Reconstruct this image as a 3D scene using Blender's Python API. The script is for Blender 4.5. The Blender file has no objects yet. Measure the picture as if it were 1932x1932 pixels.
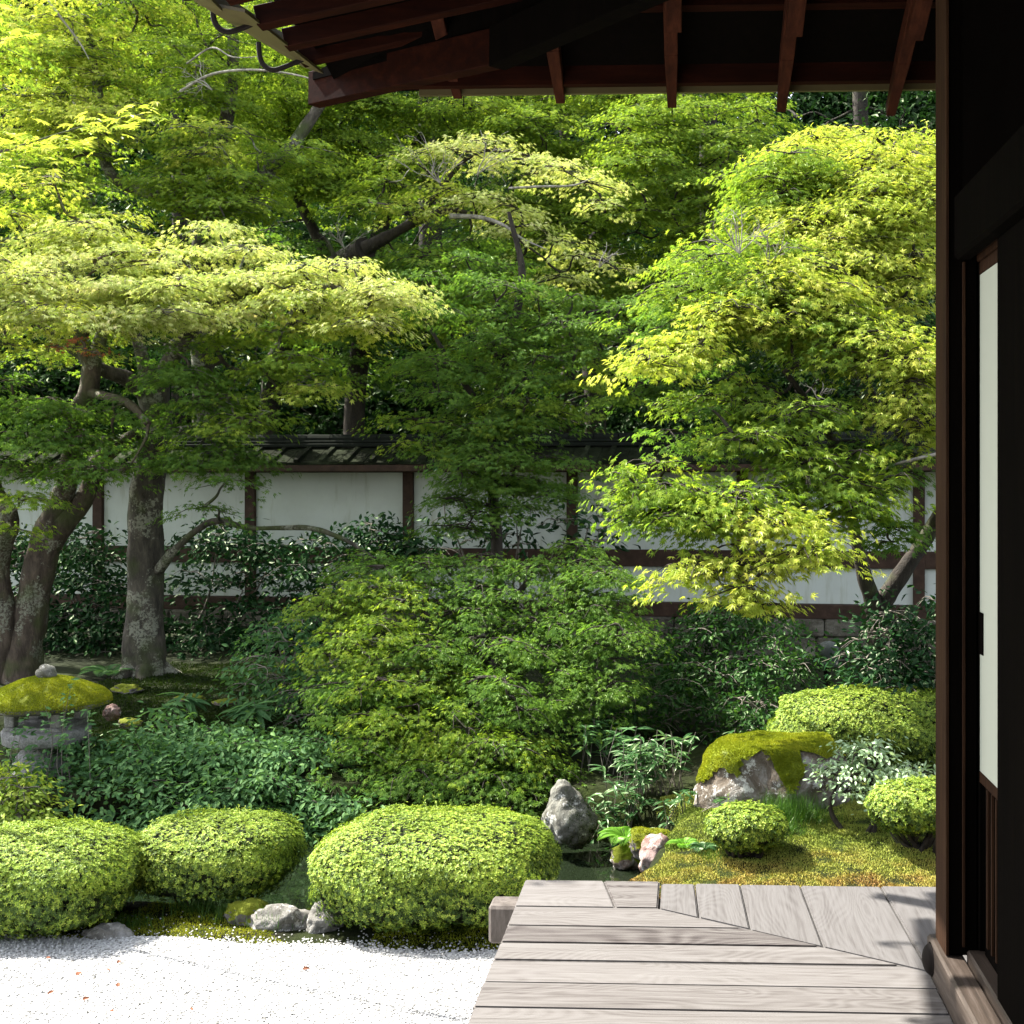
import bpy, bmesh, math, random
import numpy as np
from mathutils import Vector, noise as mnoise

S = bpy.context.scene
R = math.radians
# ------------------------------------------------------------------ camera, sky, sun, exposure
EYE = 2.05
YAW = R(2.2)
FP = 2318.0            # focal length in units of a 1932 px wide picture
cam_d = bpy.data.cameras.new('camera')
cam = bpy.data.objects.new('camera', cam_d)
S.collection.objects.link(cam)
cam.location = (0, 0, EYE)
cam.rotation_euler = (R(90), 0, YAW)
cam_d.sensor_width = 36
cam_d.lens = 36 * FP / 1932
cam_d.shift_x = -241 / 1932
cam_d.shift_y = -56 / 1932
cam_d.clip_start = 0.05
cam_d.clip_end = 500
S.camera = cam

SUN_EL, SUN_AZ = R(51), R(66)      # the sun stands high, behind the garden and to the left
world = bpy.data.worlds.new('World'); S.world = world
world.use_nodes = True
nt = world.node_tree; nt.nodes.clear()
sky = nt.nodes.new('ShaderNodeTexSky'); sky.sky_type = 'NISHITA'; sky.sun_disc = False
sky.sun_elevation = SUN_EL; sky.sun_rotation = -SUN_AZ
bg = nt.nodes.new('ShaderNodeBackground'); bg.inputs[1].default_value = 0.15
wo = nt.nodes.new('ShaderNodeOutputWorld')
sky.dust_density = 2.0; sky.ozone_density = .5
hs = nt.nodes.new('ShaderNodeHueSaturation'); hs.inputs['Saturation'].default_value = .45   # thin bright cloud
nt.links.new(sky.outputs[0], hs.inputs['Color']); nt.links.new(hs.outputs[0], bg.inputs[0]); nt.links.new(bg.outputs[0], wo.inputs[0])
sd = bpy.data.lights.new('sun', 'SUN'); sd.energy = 5.0; sd.angle = R(0.5); sd.color = (1, .96, .88)
sun = bpy.data.objects.new('sun', sd); S.collection.objects.link(sun)
sdir = Vector((-math.sin(SUN_AZ) * math.cos(SUN_EL), math.cos(SUN_AZ) * math.cos(SUN_EL), math.sin(SUN_EL)))
sun.rotation_euler = sdir.to_track_quat('Z', 'Y').to_euler()
S.view_settings.view_transform = 'Standard'
S.view_settings.look = 'None'
S.view_settings.exposure = 2.08
S.view_settings.gamma = 1
S.render.engine = 'CYCLES'
S.cycles.max_bounces = 8
S.cycles.diffuse_bounces = 4
S.cycles.transmission_bounces = 4
S.cycles.transparent_max_bounces = 4
S.cycles.use_denoising = True
S.cycles.caustics_reflective = False
S.cycles.caustics_refractive = False

rng = np.random.default_rng(7)
random.seed(7)

def P(px, py, Y):
    """point on the plane y=Y seen at picture position (px,py) of the 1932 px wide photograph"""
    xc = (px - 1207) / FP; zc = (910 - py) / FP
    dx = xc * math.cos(YAW) - math.sin(YAW); dy = xc * math.sin(YAW) + math.cos(YAW)
    t = Y / dy
    return np.array([dx * t, Y, EYE + zc * t])

# ------------------------------------------------------------------ helpers
def link(o, parent=None):
    S.collection.objects.link(o)
    if parent is not None: o.parent = parent
    return o

def tag(o, label=None, cat=None, group=None, kind=None):
    if label: o['label'] = label
    if cat: o['category'] = cat
    if group: o['group'] = group
    if kind: o['kind'] = kind
    return o

def thing(name, label, cat, loc=(0, 0, 0), group=None):
    o = bpy.data.objects.new(name, None); link(o)
    o.empty_display_size = .1
    o.location = loc
    bpy.context.view_layer.update()
    return tag(o, label, cat, group)

def fit(o, parent):
    """geometry is authored in world space; bring it under its (translated) thing"""
    if parent is not None:
        p = parent; off = Vector((0, 0, 0))
        while p is not None:
            off += p.location; p = p.parent
        o.location = -off
    return o

def nmesh(name, verts, faces, mats, parent=None, rnd=None, midx=None, smooth=False):
    """faces: array (F,k) all of one size, or list of arrays"""
    me = bpy.data.meshes.new(name)
    verts = np.asarray(verts, dtype=np.float32)
    if isinstance(faces, np.ndarray): faces = [faces]
    faces = [f for f in faces if len(f)]
    nl = sum(f.size for f in faces); nf = sum(len(f) for f in faces)
    me.vertices.add(len(verts)); me.vertices.foreach_set('co', verts.ravel())
    me.loops.add(nl); me.polygons.add(nf)
    me.loops.foreach_set('vertex_index', np.concatenate([f.ravel() for f in faces]).astype(np.int32))
    st = []; s = 0
    for f in faces:
        st.append(s + np.arange(len(f)) * f.shape[1]); s += f.size
    me.polygons.foreach_set('loop_start', np.concatenate(st).astype(np.int32))
    if midx is not None: me.polygons.foreach_set('material_index', np.asarray(midx, dtype=np.int32))
    me.polygons.foreach_set('use_smooth', np.full(nf, bool(smooth)))
    me.update(calc_edges=True)
    if rnd is not None:
        a = me.attributes.new('rnd', 'FLOAT', 'FACE'); a.data.foreach_set('value', np.asarray(rnd, dtype=np.float32))
    for m in (mats if isinstance(mats, (list, tuple)) else [mats]): me.materials.append(m)
    o = bpy.data.objects.new(name, me); link(o, parent); fit(o, parent)
    return o

class Geo:
    """collects geometry pieces with quads/tris, per-face random value and material index"""
    def __init__(s): s.v = []; s.q = []; s.t = []; s.rq = []; s.rt = []; s.mq = []; s.mt = []; s.n = 0
    def add(s, v, f, rnd=0.0, m=0):
        v = np.asarray(v, dtype=np.float32).reshape(-1, 3); f = np.asarray(f, dtype=np.int32) + s.n
        r = np.broadcast_to(np.asarray(rnd, dtype=np.float32), (len(f),))
        mm = np.full(len(f), m, dtype=np.int32)
        s.v.append(v); s.n += len(v)
        if f.shape[1] == 4: s.q.append(f); s.rq.append(r); s.mq.append(mm)
        else: s.t.append(f); s.rt.append(r); s.mt.append(mm)
    def build(s, name, mats, parent=None, smooth=False):
        fs = []; rr = []; mm = []
        if s.q: fs.append(np.concatenate(s.q)); rr += s.rq; mm += s.mq
        if s.t: fs.append(np.concatenate(s.t)); rr += s.rt; mm += s.mt
        return nmesh(name, np.concatenate(s.v), fs, mats, parent, np.concatenate(rr), np.concatenate(mm), smooth)

def unit(a): return a / np.maximum(np.linalg.norm(a, axis=-1, keepdims=True), 1e-9)

def scatter(g, tmpl, pos, nrm, fwd, size, m=0, rnd=None):
    tv, tf = tmpl
    n = len(pos)
    if n == 0: return
    nrm = unit(nrm); fwd = unit(fwd - nrm * np.sum(fwd * nrm, axis=1, keepdims=True)); side = np.cross(fwd, nrm)
    size = np.broadcast_to(size, (n,))
    w = (tv[None, :, 0, None] * side[:, None] + tv[None, :, 1, None] * fwd[:, None] + tv[None, :, 2, None] * nrm[:, None])
    w = w * size[:, None, None] + pos[:, None]
    f = tf[None] + (np.arange(n) * len(tv))[:, None, None]
    if rnd is None: rnd = rng.random(n)
    g.add(w.reshape(-1, 3), f.reshape(-1, tf.shape[1]), np.repeat(rnd, len(tf)), m)

def maple_template(k, droop=.18):
    if k == 7: ang = [0, 38, -38, 76, -76, 122, -122]; ln = [1, .92, .92, .7, .7, .36, .36]
    elif k == 5: ang = [0, 42, -42, 88, -88]; ln = [1, .9, .9, .62, .62]
    else: ang = [0, 55, -55]; ln = [1, .85, .85]
    v = [(0, 0, 0)]; f = []
    for a, l in zip(ang, ln):
        h = R(19 if k > 3 else 24); a = R(a); i = len(v); q = .42 * l
        v.append((math.sin(a - h) * q, math.cos(a - h) * q, .02))
        v.append((math.sin(a) * l, math.cos(a) * l, -droop * l))
        v.append((math.sin(a + h) * q, math.cos(a + h) * q, .02))
        f.append((0, i, i + 1, i + 2))
    return np.array(v, dtype=float), np.array(f)
MAPLE7, MAPLE5, MAPLE3 = maple_template(7), maple_template(5), maple_template(3)
OVAL = (np.array([(0, 0, 0), (-.2, .3, .05), (-.19, .62, .04), (-.05, .92, -.03), (0, 1, -.06), (.05, .92, -.03), (.19, .62, .04), (.2, .3, .05), (0, .5, 0)], dtype=float),
        np.array([(0, 8, 2, 1), (8, 4, 3, 2), (0, 7, 6, 8), (8, 6, 5, 4)]))
DIAM = (np.array([(0, 0, 0), (-.2, .55, .05), (0, 1, -.05), (.2, .55, .05), (0, .5, 0)], dtype=float), np.array([(0, 4, 2, 1), (0, 3, 2, 4)]))
LONG = (np.array([(0, 0, 0), (-.07, .2, .03), (-.085, .5, .0), (-.05, .8, -.09), (0, 1, -.2), (.05, .8, -.09), (.085, .5, 0), (.07, .2, .03), (0, .5, -.015)], dtype=float),
        np.array([(0, 8, 2, 1), (8, 4, 3, 2), (0, 7, 6, 8), (8, 6, 5, 4)]))
BLADE = (np.array([(-.03, 0, 0), (.03, 0, 0), (-.025, .5, .02), (.025, .5, .02), (0, 1, -.12), (.004, 1, -.12)], dtype=float), np.array([(0, 1, 3, 2), (2, 3, 5, 4)]))

def smooth_path(pts, sub=5):
    p = np.array(pts, dtype=float)
    if len(p) < 3: sub = max(sub, 2)
    q = np.vstack([2 * p[0] - p[1], p, 2 * p[-1] - p[-2]])
    out = []
    for i in range(1, len(q) - 2):
        for t in np.linspace(0, 1, sub, endpoint=False):
            a, b, c, d = q[i - 1], q[i], q[i + 1], q[i + 2]
            out.append(.5 * ((2 * b) + (-a + c) * t + (2 * a - 5 * b + 4 * c - d) * t * t + (-a + 3 * b - 3 * c + d) * t ** 3))
    out.append(q[-2]); return np.array(out)

def tube(g, pts, rad, sides=8, sub=5, bump=0.0, m=0, cap=True, bfreq=6.0):
    """pts (n,3), rad (n,) ; smooth tapering tube"""
    p4 = np.hstack([np.array(pts, dtype=float), np.array(rad, dtype=float)[:, None]])
    sp = smooth_path(p4, sub); c = sp[:, :3]; r = np.maximum(sp[:, 3], .0006)
    t = unit(np.gradient(c, axis=0))
    ref = np.array([0, 1., 0]) if abs(t[0][1]) < .9 else np.array([1., 0, 0])
    us = []
    u = unit(np.cross(t[0], ref))
    for i in range(len(c)):
        u = unit(u - t[i] * np.dot(u, t[i])); us.append(u)
    us = np.array(us); ws = np.cross(t, us)
    a = np.linspace(0, 2 * math.pi, sides, endpoint=False)
    d = us[:, None] * np.cos(a)[None, :, None] + ws[:, None] * np.sin(a)[None, :, None]
    rr = np.repeat(r[:, None], sides, 1)
    if bump > 0:
        for i in range(len(c)):
            for j in range(sides):
                q = c[i] + d[i, j] * r[i]
                n1 = mnoise.noise(Vector((q[0] * bfreq, q[1] * bfreq, q[2] * bfreq * .45)))
                n2 = mnoise.noise(Vector((q[0] * bfreq * 3, q[1] * bfreq * 3, q[2] * bfreq * 1.2 + 7)))
                rr[i, j] *= 1 + bump * (n1 + .45 * n2)
    v = c[:, None] + d * rr[..., None]
    n = len(c)
    i = np.arange(n - 1)[:, None]; j = np.arange(sides)[None]
    j2 = (j + 1) % sides
    f = np.stack([i * sides + j, i * sides + j2, (i + 1) * sides + j2, (i + 1) * sides + j], -1).reshape(-1, 4)
    g.add(v.reshape(-1, 3), f, 0, m)
    if cap:
        e = np.vstack([v[-1], c[-1][None]]); k = len(v[-1])
        g.add(e, np.array([(x, (x + 1) % k, k) for x in range(k)]), 0, m)

def bx(g, x0, x1, y0, y1, z0, z1, m=0, bev=.004, rnd=0):
    bm = bmesh.new()
    bmesh.ops.create_cube(bm, size=1)
    for v in bm.verts:
        v.co = Vector(((x0 + x1) / 2 + v.co.x * (x1 - x0), (y0 + y1) / 2 + v.co.y * (y1 - y0), (z0 + z1) / 2 + v.co.z * (z1 - z0)))
    if bev: bmesh.ops.bevel(bm, geom=bm.edges[:], offset=bev, segments=1, affect='EDGES')
    frombm(g, bm, m, rnd)

def frombm(g, bm, m=0, rnd=0):
    bmesh.ops.triangulate(bm, faces=[f for f in bm.faces if len(f.verts) > 4])
    bm.verts.index_update()
    v = np.array([x.co[:] for x in bm.verts])
    q = [[a.index for a in f.verts] for f in bm.faces if len(f.verts) == 4]
    t = [[a.index for a in f.verts] for f in bm.faces if len(f.verts) == 3]
    n = g.n
    first = True
    if q: g.add(v, np.array(q), rnd, m); first = False
    if t:
        if first: g.add(v, np.array(t), rnd, m)
        else:
            s = g; f = np.array(t, dtype=np.int32) + n
            s.t.append(f); s.rt.append(np.full(len(f), rnd, dtype=np.float32)); s.mt.append(np.full(len(f), m, dtype=np.int32))
    bm.free()

def beam(g, a, b, w, h, m=0, bev=.004, w2=None, h2=None):
    """box beam whose TOP... centre line a->b, width w horizontal, height h; optional end size"""
    a = np.array(a, float); b = np.array(b, float); t = unit(b - a)
    s = unit(np.cross(t, [0, 0, 1.])); u = np.cross(s, t)
    w2 = w2 or w; h2 = h2 or h
    bm = bmesh.new(); vs = []
    for p, ww, hh in ((a, w, h), (b, w2, h2)):
        for x, y in ((-1, -1), (1, -1), (1, 1), (-1, 1)):
            vs.append(bm.verts.new(p + s * x * ww / 2 + u * y * hh / 2))
    for f in ((0, 1, 2, 3), (7, 6, 5, 4), (0, 4, 5, 1), (1, 5, 6, 2), (2, 6, 7, 3), (3, 7, 4, 0)): bm.faces.new([vs[i] for i in f])
    bmesh.ops.recalc_face_normals(bm, faces=bm.faces[:])
    if bev: bmesh.ops.bevel(bm, geom=bm.edges[:], offset=bev, segments=1, affect='EDGES')
    frombm(g, bm, m)

# ------------------------------------------------------------------ materials
def mat(name):
    m = bpy.data.materials.new(name); m.use_nodes = True
    nt = m.node_tree; nt.nodes.clear()
    out = nt.nodes.new('ShaderNodeOutputMaterial')
    return m, nt, out
def N(nt, t, **k):
    n = nt.nodes.new(t)
    for a, b in k.items():
        if a.startswith('i_'):
            key = a[2:]; key = int(key) if key.isdigit() else key
            n.inputs[key].default_value = b
        else: setattr(n, a, b)
    return n
def ramp(nt, src, stops, interp='LINEAR'):
    r = nt.nodes.new('ShaderNodeValToRGB'); cr = r.color_ramp; cr.interpolation = interp
    while len(cr.elements) < len(stops): cr.elements.new(.5)
    for e, (p, c) in zip(cr.elements, stops):
        e.position = p; e.color = (c[0], c[1], c[2], 1) if hasattr(c, '__len__') else (c, c, c, 1)
    nt.links.new(src, r.inputs[0]); return r
def mixc(nt, fac, a, b, mode='MIX'):
    m = nt.nodes.new('ShaderNodeMix'); m.data_type = 'RGBA'; m.blend_type = mode
    for s, v in ((0, fac), (6, a), (7, b)):
        if hasattr(v, 'links') or hasattr(v, 'is_output'): nt.links.new(v, m.inputs[s])
        else: m.inputs[s].default_value = v if s == 0 else (v[0], v[1], v[2], 1)
    return m.outputs[2]
def objc(nt, scale=(1, 1, 1), rot=(0, 0, 0)):
    g = nt.nodes.new('ShaderNodeNewGeometry'); mp = nt.nodes.new('ShaderNodeMapping')
    mp.inputs['Scale'].default_value = scale; mp.inputs['Rotation'].default_value = rot
    nt.links.new(g.outputs['Position'], mp.inputs[0]); return mp.outputs[0]
def noisen(nt, vec, scale, detail=4, rough=.6, dist=0):
    n = nt.nodes.new('ShaderNodeTexNoise'); n.inputs['Scale'].default_value = scale; n.inputs['Detail'].default_value = detail
    n.inputs['Roughness'].default_value = rough; n.inputs['Distortion'].default_value = dist
    nt.links.new(vec, n.inputs['Vector']); return n.outputs['Fac']
def bumpn(nt, h, strength, dist):
    b = nt.nodes.new('ShaderNodeBump'); b.inputs['Strength'].default_value = strength; b.inputs['Distance'].default_value = dist
    nt.links.new(h, b.inputs['Height']); return b.outputs[0]
def princ(nt, out, col, rough=.7, nrm=None, spec=.3, metal=0):
    p = nt.nodes.new('ShaderNodeBsdfPrincipled')
    if hasattr(col, 'links'): nt.links.new(col, p.inputs['Base Color'])
    else: p.inputs['Base Color'].default_value = (*col, 1)
    if hasattr(rough, 'links'): nt.links.new(rough, p.inputs['Roughness'])
    else: p.inputs['Roughness'].default_value = rough
    p.inputs['Specular IOR Level'].default_value = spec; p.inputs['Metallic'].default_value = metal
    if nrm is not None: nt.links.new(nrm, p.inputs['Normal'])
    nt.links.new(p.outputs[0], out.inputs[0]); return p

def leaf_mat(name, stops, trans_gain=1.5, trans=.45, gloss=.06, grough=.4, coat_noise=1.0):
    """stops: colour ramp over the per-leaf random value"""
    m, nt, out = mat(name)
    at = N(nt, 'ShaderNodeAttribute', attribute_name='rnd')
    v = objc(nt)
    nz = noisen(nt, v, 1.3, 2)
    ad = N(nt, 'ShaderNodeMath', operation='MULTIPLY_ADD'); ad.inputs[1].default_value = .55 * coat_noise; nt.links.new(nz, ad.inputs[0])
    sb = N(nt, 'ShaderNodeMath', operation='MULTIPLY_ADD'); nt.links.new(at.outputs['Fac'], sb.inputs[0]); sb.inputs[1].default_value = 1 - .35 * coat_noise
    sb.inputs[2].default_value = -.1 * coat_noise; nt.links.new(sb.outputs[0], ad.inputs[2])
    c = ramp(nt, ad.outputs[0], stops).outputs[0]
    d = N(nt, 'ShaderNodeBsdfDiffuse'); nt.links.new(c, d.inputs[0])
    t = N(nt, 'ShaderNodeBsdfTranslucent')
    tc = mixc(nt, 1.0, c, (trans_gain * .93, trans_gain * .93, trans_gain * .5), 'MULTIPLY'); nt.links.new(tc, t.inputs[0])
    gl = N(nt, 'ShaderNodeBsdfGlossy'); gl.inputs['Roughness'].default_value = grough; gl.inputs[0].default_value = (.9, 1, .7, 1)
    m1 = N(nt, 'ShaderNodeMixShader'); m1.inputs[0].default_value = trans; nt.links.new(d.outputs[0], m1.inputs[1]); nt.links.new(t.outputs[0], m1.inputs[2])
    m2 = N(nt, 'ShaderNodeMixShader'); m2.inputs[0].default_value = gloss; nt.links.new(m1.outputs[0], m2.inputs[1]); nt.links.new(gl.outputs[0], m2.inputs[2])
    nt.links.new(m2.outputs[0], out.inputs[0]); return m

M = {}
M['maple'] = leaf_mat('maple leaf', [(0, (.08, .16, .02)), (.45, (.155, .24, .03)), (.8, (.25, .33, .04)), (1, (.38, .41, .06))], 1.6, .5, .012)  # bright and cream copies paint in sunlight, the deep copy paints in shade
M['maple_bright'] = leaf_mat('sunlit maple leaf', [(0, (.18, .27, .03)), (.4, (.31, .38, .05)), (.75, (.45, .48, .09)), (1, (.60, .56, .16))], 1.5, .45, .015)
M['maple_cream'] = leaf_mat('sun whitened maple leaf', [(0, (.26, .36, .06)), (.4, (.46, .52, .15)), (.75, (.60, .62, .27)), (1, (.72, .62, .36))], 1.3, .4, .02)
M['maple_deep'] = leaf_mat('shaded maple leaf', [(0, (.05, .12, .022)), (.5, (.095, .18, .03)), (.85, (.14, .23, .036)), (1, (.21, .29, .04))], 1.6, .5, .012)
M['maple_red'] = leaf_mat('red maple leaf', [(0, (.25, .05, .02)), (1, (.4, .12, .05))], 1.4, .4, .03)
M['camellia'] = leaf_mat('camellia leaf', [(0, (.006, .024, .01)), (.6, (.012, .045, .014)), (1, (.03, .08, .016))], 1.0, .15, .018, .35)
M['shrub'] = leaf_mat('shrub leaf', [(0, (.04, .105, .04)), (.6, (.08, .175, .06)), (.93, (.13, .24, .06)), (1, (.24, .32, .06))], 1.4, .35, .012, .55)
M['azalea'] = leaf_mat('azalea leaf', [(0, (.08, .155, .016)), (.4, (.18, .27, .028)), (.8, (.31, .39, .05)), (1, (.45, .49, .09))], 1.4, .25, .025, .45, .6)
M['azalea_old_shade'] = leaf_mat('older and shaded azalea leaf', [(0, (.014, .035, .006)), (.5, (.035, .07, .010)), (.85, (.09, .14, .016)), (1, (.14, .085, .035))], 1.2, .15, .02, .45, .6)
M['silver'] = leaf_mat('pale blue green leaf', [(0, (.16, .27, .13)), (.5, (.3, .42, .25)), (1, (.45, .55, .38))], 1.3, .35, .06, .4)
M['conifer'] = leaf_mat('evergreen leaf', [(0, (.006, .018, .006)), (.6, (.012, .036, .009)), (1, (.022, .06, .014))], 1.3, .3, .015)
M['pineflower'] = leaf_mat('dark shrub leaf', [(0, (.014, .05, .014)), (.6, (.028, .08, .018)), (.9, (.06, .13, .02)), (1, (.16, .2, .03))], 1.4, .3, .015, .4)
M['sasa'] = leaf_mat('bamboo grass leaf', [(0, (.02, .07, .02)), (.6, (.04, .11, .03)), (.85, (.09, .16, .045)), (1, (.32, .26, .16))], 1.4, .35, .035, .4)
M['fern'] = leaf_mat('fern leaf', [(0, (.10, .25, .02)), (1, (.2, .38, .05))], 1.6, .45, .02)
M['grass'] = leaf_mat('grass blade', [(0, (.03, .09, .014)), (.6, (.055, .13, .02)), (1, (.12, .17, .04))], 1.3, .4, .02)
M['mosslet'] = leaf_mat('moss', [(0, (.12, .16, .012)), (.5, (.23, .26, .016)), (1, (.34, .33, .03))], 1.2, .3, .01)
M['mosslet_dark'] = leaf_mat('shade moss', [(0, (.010, .024, .004)), (1, (.03, .05, .006))], 1.2, .3, .01)  # darker moss copy; shade under the trees is put into its colour
# moss of the slope: green-yellow far, orange-brown in patches near the veranda
def slope_moss():
    m, nt, out = mat('slope moss')
    at = N(nt, 'ShaderNodeAttribute', attribute_name='rnd')
    v = objc(nt); n1 = noisen(nt, v, 2.6, 3, .6, .4)
    sx = N(nt, 'ShaderNodeSeparateXYZ'); nt.links.new(v, sx.inputs[0])
    a = N(nt, 'ShaderNodeMapRange'); a.inputs[1].default_value = 6.9; a.inputs[2].default_value = 6.1; a.inputs[3].default_value = -.2; a.inputs[4].default_value = .25
    nt.links.new(sx.outputs[1], a.inputs[0])
    b = N(nt, 'ShaderNodeMath', operation='ADD'); nt.links.new(n1, b.inputs[0]); nt.links.new(a.outputs[0], b.inputs[1])
    c = N(nt, 'ShaderNodeMath', operation='MULTIPLY_ADD'); nt.links.new(at.outputs['Fac'], c.inputs[0]); c.inputs[1].default_value = .22; nt.links.new(b.outputs[0], c.inputs[2])
    cr = ramp(nt, c.outputs[0], [(.3, (.17, .23, .035)), (.55, (.33, .36, .07)), (.75, (.40, .34, .08)), (.93, (.35, .22, .07)), (1, (.3, .16, .06))])
    princ(nt, out, cr.outputs[0], .9, None, .1)
    return m
M['slope_moss'] = slope_moss()

def ground_mat():
    m, nt, out = mat('moss and earth')
    v = objc(nt); n1 = noisen(nt, v, 1.7, 5, .65); n2 = noisen(nt, v, 22, 4, .7)
    c1 = ramp(nt, n1, [(.3, (.010, .008, .005)), (.45, (.013, .017, .004)), (.6, (.02, .03, .005)), (.75, (.04, .046, .007))])
    c2 = ramp(nt, n2, [(.3, .45), (.7, 1.25)])
    c = mixc(nt, 1, c1.outputs[0], c2.outputs[0], 'MULTIPLY')
    # bare dark forest floor on the hill beyond the wall
    sx = N(nt, 'ShaderNodeSeparateXYZ'); nt.links.new(v, sx.inputs[0])
    a = N(nt, 'ShaderNodeMapRange'); a.inputs[1].default_value = 9.5; a.inputs[2].default_value = 15
    nt.links.new(sx.outputs[1], a.inputs[0])
    c = mixc(nt, a.outputs[0], c, (.014, .018, .008))
    princ(nt, out, c, .95, bumpn(nt, n2, .8, .02), .1)
    return m
M['ground'] = ground_mat()

def gravel_mat():
    m, nt, out = mat('white gravel')
    v = objc(nt); vo = N(nt, 'ShaderNodeTexVoronoi'); vo.inputs['Scale'].default_value = 110; nt.links.new(v, vo.inputs['Vector'])
    c = ramp(nt, vo.outputs['Distance'], [(0, (.52, .515, .50)), (.6, (.45, .445, .43)), (.9, (.3, .295, .285))])
    princ(nt, out, c.outputs[0], .85, bumpn(nt, vo.outputs['Distance'], -.7, .006), .2)
    return m
M['gravel'] = gravel_mat()
def pebble_mat():
    m, nt, out = mat('pebble')
    at = N(nt, 'ShaderNodeAttribute', attribute_name='rnd')
    c = ramp(nt, at.outputs['Fac'], [(0, (.16, .155, .14)), (.10, (.33, .325, .31)), (.5, (.45, .445, .43)), (1, (.55, .545, .53))])
    princ(nt, out, c.outputs[0], .7, None, .3); return m
M['pebble'] = pebble_mat()

def bark_mat(name, base, lich=.5, green=.5):
    m, nt, out = mat(name)
    v = objc(nt, (1, 1, .35)); v2 = objc(nt)
    n1 = noisen(nt, v, 14, 6, .7, .4); n2 = noisen(nt, v2, 42, 5, .8); n3 = noisen(nt, v2, 3.1, 4, .6); n4 = noisen(nt, v2, 2.2, 3, .6)
    c = ramp(nt, n1, [(.3, [x * .35 for x in base]), (.5, base), (.72, [x * 1.9 for x in base])]).outputs[0]
    ml = N(nt, 'ShaderNodeMath', operation='MULTIPLY'); nt.links.new(n2, ml.inputs[0])
    r3 = ramp(nt, n3, [(.36, .3), (.58, 1)]); nt.links.new(r3.outputs[0], ml.inputs[1])
    lm = ramp(nt, ml.outputs[0], [(.62 - lich * .2, 0), (.7 - lich * .2, 1)])
    c = mixc(nt, lm.outputs[0], c, (.22, .22, .165))
    gm = ramp(nt, n4, [(.62 - green * .15, 0), (.75 - green * .1, .8)])
    c = mixc(nt, gm.outputs[0], c, (.045, .065, .012))
    princ(nt, out, c, .85, bumpn(nt, n1, .9, .03), .25)
    return m
M['bark'] = bark_mat('mossy maple bark', (.058, .05, .038), .95, .8)
M['bark_warm'] = bark_mat('warm maple bark', (.07, .052, .038), .8, 1.1)
M['bark_dark'] = bark_mat('dark wet bark', (.03, .024, .018), .1, .3)
M['palebark'] = bark_mat('pale bare bark', (.22, .20, .17), .6, 0)
M['twig'] = bark_mat('grey twig bark', (.16, .14, .115), .3, 0)

def wood_mat(name, stops, scl=(2, 40, 40), rough=.6, bump=.3, spec=.3, plank=0):
    m, nt, out = mat(name)
    at = N(nt, 'ShaderNodeAttribute', attribute_name='rnd')
    g = N(nt, 'ShaderNodeNewGeometry')
    ad = N(nt, 'ShaderNodeVectorMath', operation='MULTIPLY_ADD'); cb = N(nt, 'ShaderNodeCombineXYZ')
    for i in range(3): nt.links.new(at.outputs['Fac'], cb.inputs[i])
    nt.links.new(cb.outputs[0], ad.inputs[0]); ad.inputs[1].default_value = (13.1, 7.7, 3.3); nt.links.new(g.outputs['Position'], ad.inputs[2])
    mp = N(nt, 'ShaderNodeMapping'); mp.inputs['Scale'].default_value = scl; nt.links.new(ad.outputs[0], mp.inputs[0])
    n1 = noisen(nt, mp.outputs[0], 1, 8, .72, .25)
    if plank:
        mp2 = N(nt, 'ShaderNodeMapping'); mp2.inputs['Scale'].default_value = [s * (.045 if s > 10 else .35) for s in scl]; nt.links.new(ad.outputs[0], mp2.inputs[0])
        n2 = noisen(nt, mp2.outputs[0], 1, 2, .5, .3)
        sn = N(nt, 'ShaderNodeMath', operation='MULTIPLY'); nt.links.new(n2, sn.inputs[0]); sn.inputs[1].default_value = 260
        si = N(nt, 'ShaderNodeMath', operation='SINE'); nt.links.new(sn.outputs[0], si.inputs[0])
        mx = N(nt, 'ShaderNodeMath', operation='MULTIPLY_ADD'); nt.links.new(si.outputs[0], mx.inputs[0]); mx.inputs[1].default_value = .055; nt.links.new(n1, mx.inputs[2])
        n1 = mx.outputs[0]
        a2 = N(nt, 'ShaderNodeMath', operation='MULTIPLY_ADD'); nt.links.new(at.outputs['Fac'], a2.inputs[0]); a2.inputs[1].default_value = plank; nt.links.new(n1, a2.inputs[2])
        colsrc = a2.outputs[0]
    else: colsrc = n1
    c = ramp(nt, colsrc, stops)
    princ(nt, out, c.outputs[0], rough, bumpn(nt, n1, bump, .004), spec)
    return m
grey = [(.34, (.022, .018, .016)), (.46, (.055, .047, .045)), (.56, (.083, .075, .070)), (.70, (.113, .104, .099)), (.95, (.138, .130, .125))]
grey2 = [(.25, (.045, .04, .038)), (.42, (.078, .072, .069)), (.55, (.098, .092, .089)), (.85, (.118, .112, .110))]
M['deck_long'] = wood_mat('weathered board lengthwise', grey, (2.6, 62, 62), .8, .6, .15, .28)
M['deck_cross'] = wood_mat('weathered board crosswise', grey2, (75, 2.2, 75), .8, .4, .15, .08)
M['deck_end'] = wood_mat('weathered beam end', [(.3, (.04, .032, .027)), (.6, (.11, .095, .085))], (30, 30, 8), .8, .5, .2)
M['rail'] = wood_mat('weathered rail wood', [(.3, (.014, .009, .006)), (.5, (.036, .025, .018)), (.7, (.07, .054, .045))], (75, 3, 60), .6, .4)
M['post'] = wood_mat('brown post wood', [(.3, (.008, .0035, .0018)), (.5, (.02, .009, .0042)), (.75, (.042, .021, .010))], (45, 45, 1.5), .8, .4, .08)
M['dark'] = wood_mat('old wood darkened for shade', [(.3, (.001, .0008, .0006)), (.6, (.002, .0014, .001)), (.8, (.004, .0024, .0016))], (30, 30, 1.5), .95, .3, .02)
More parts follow.
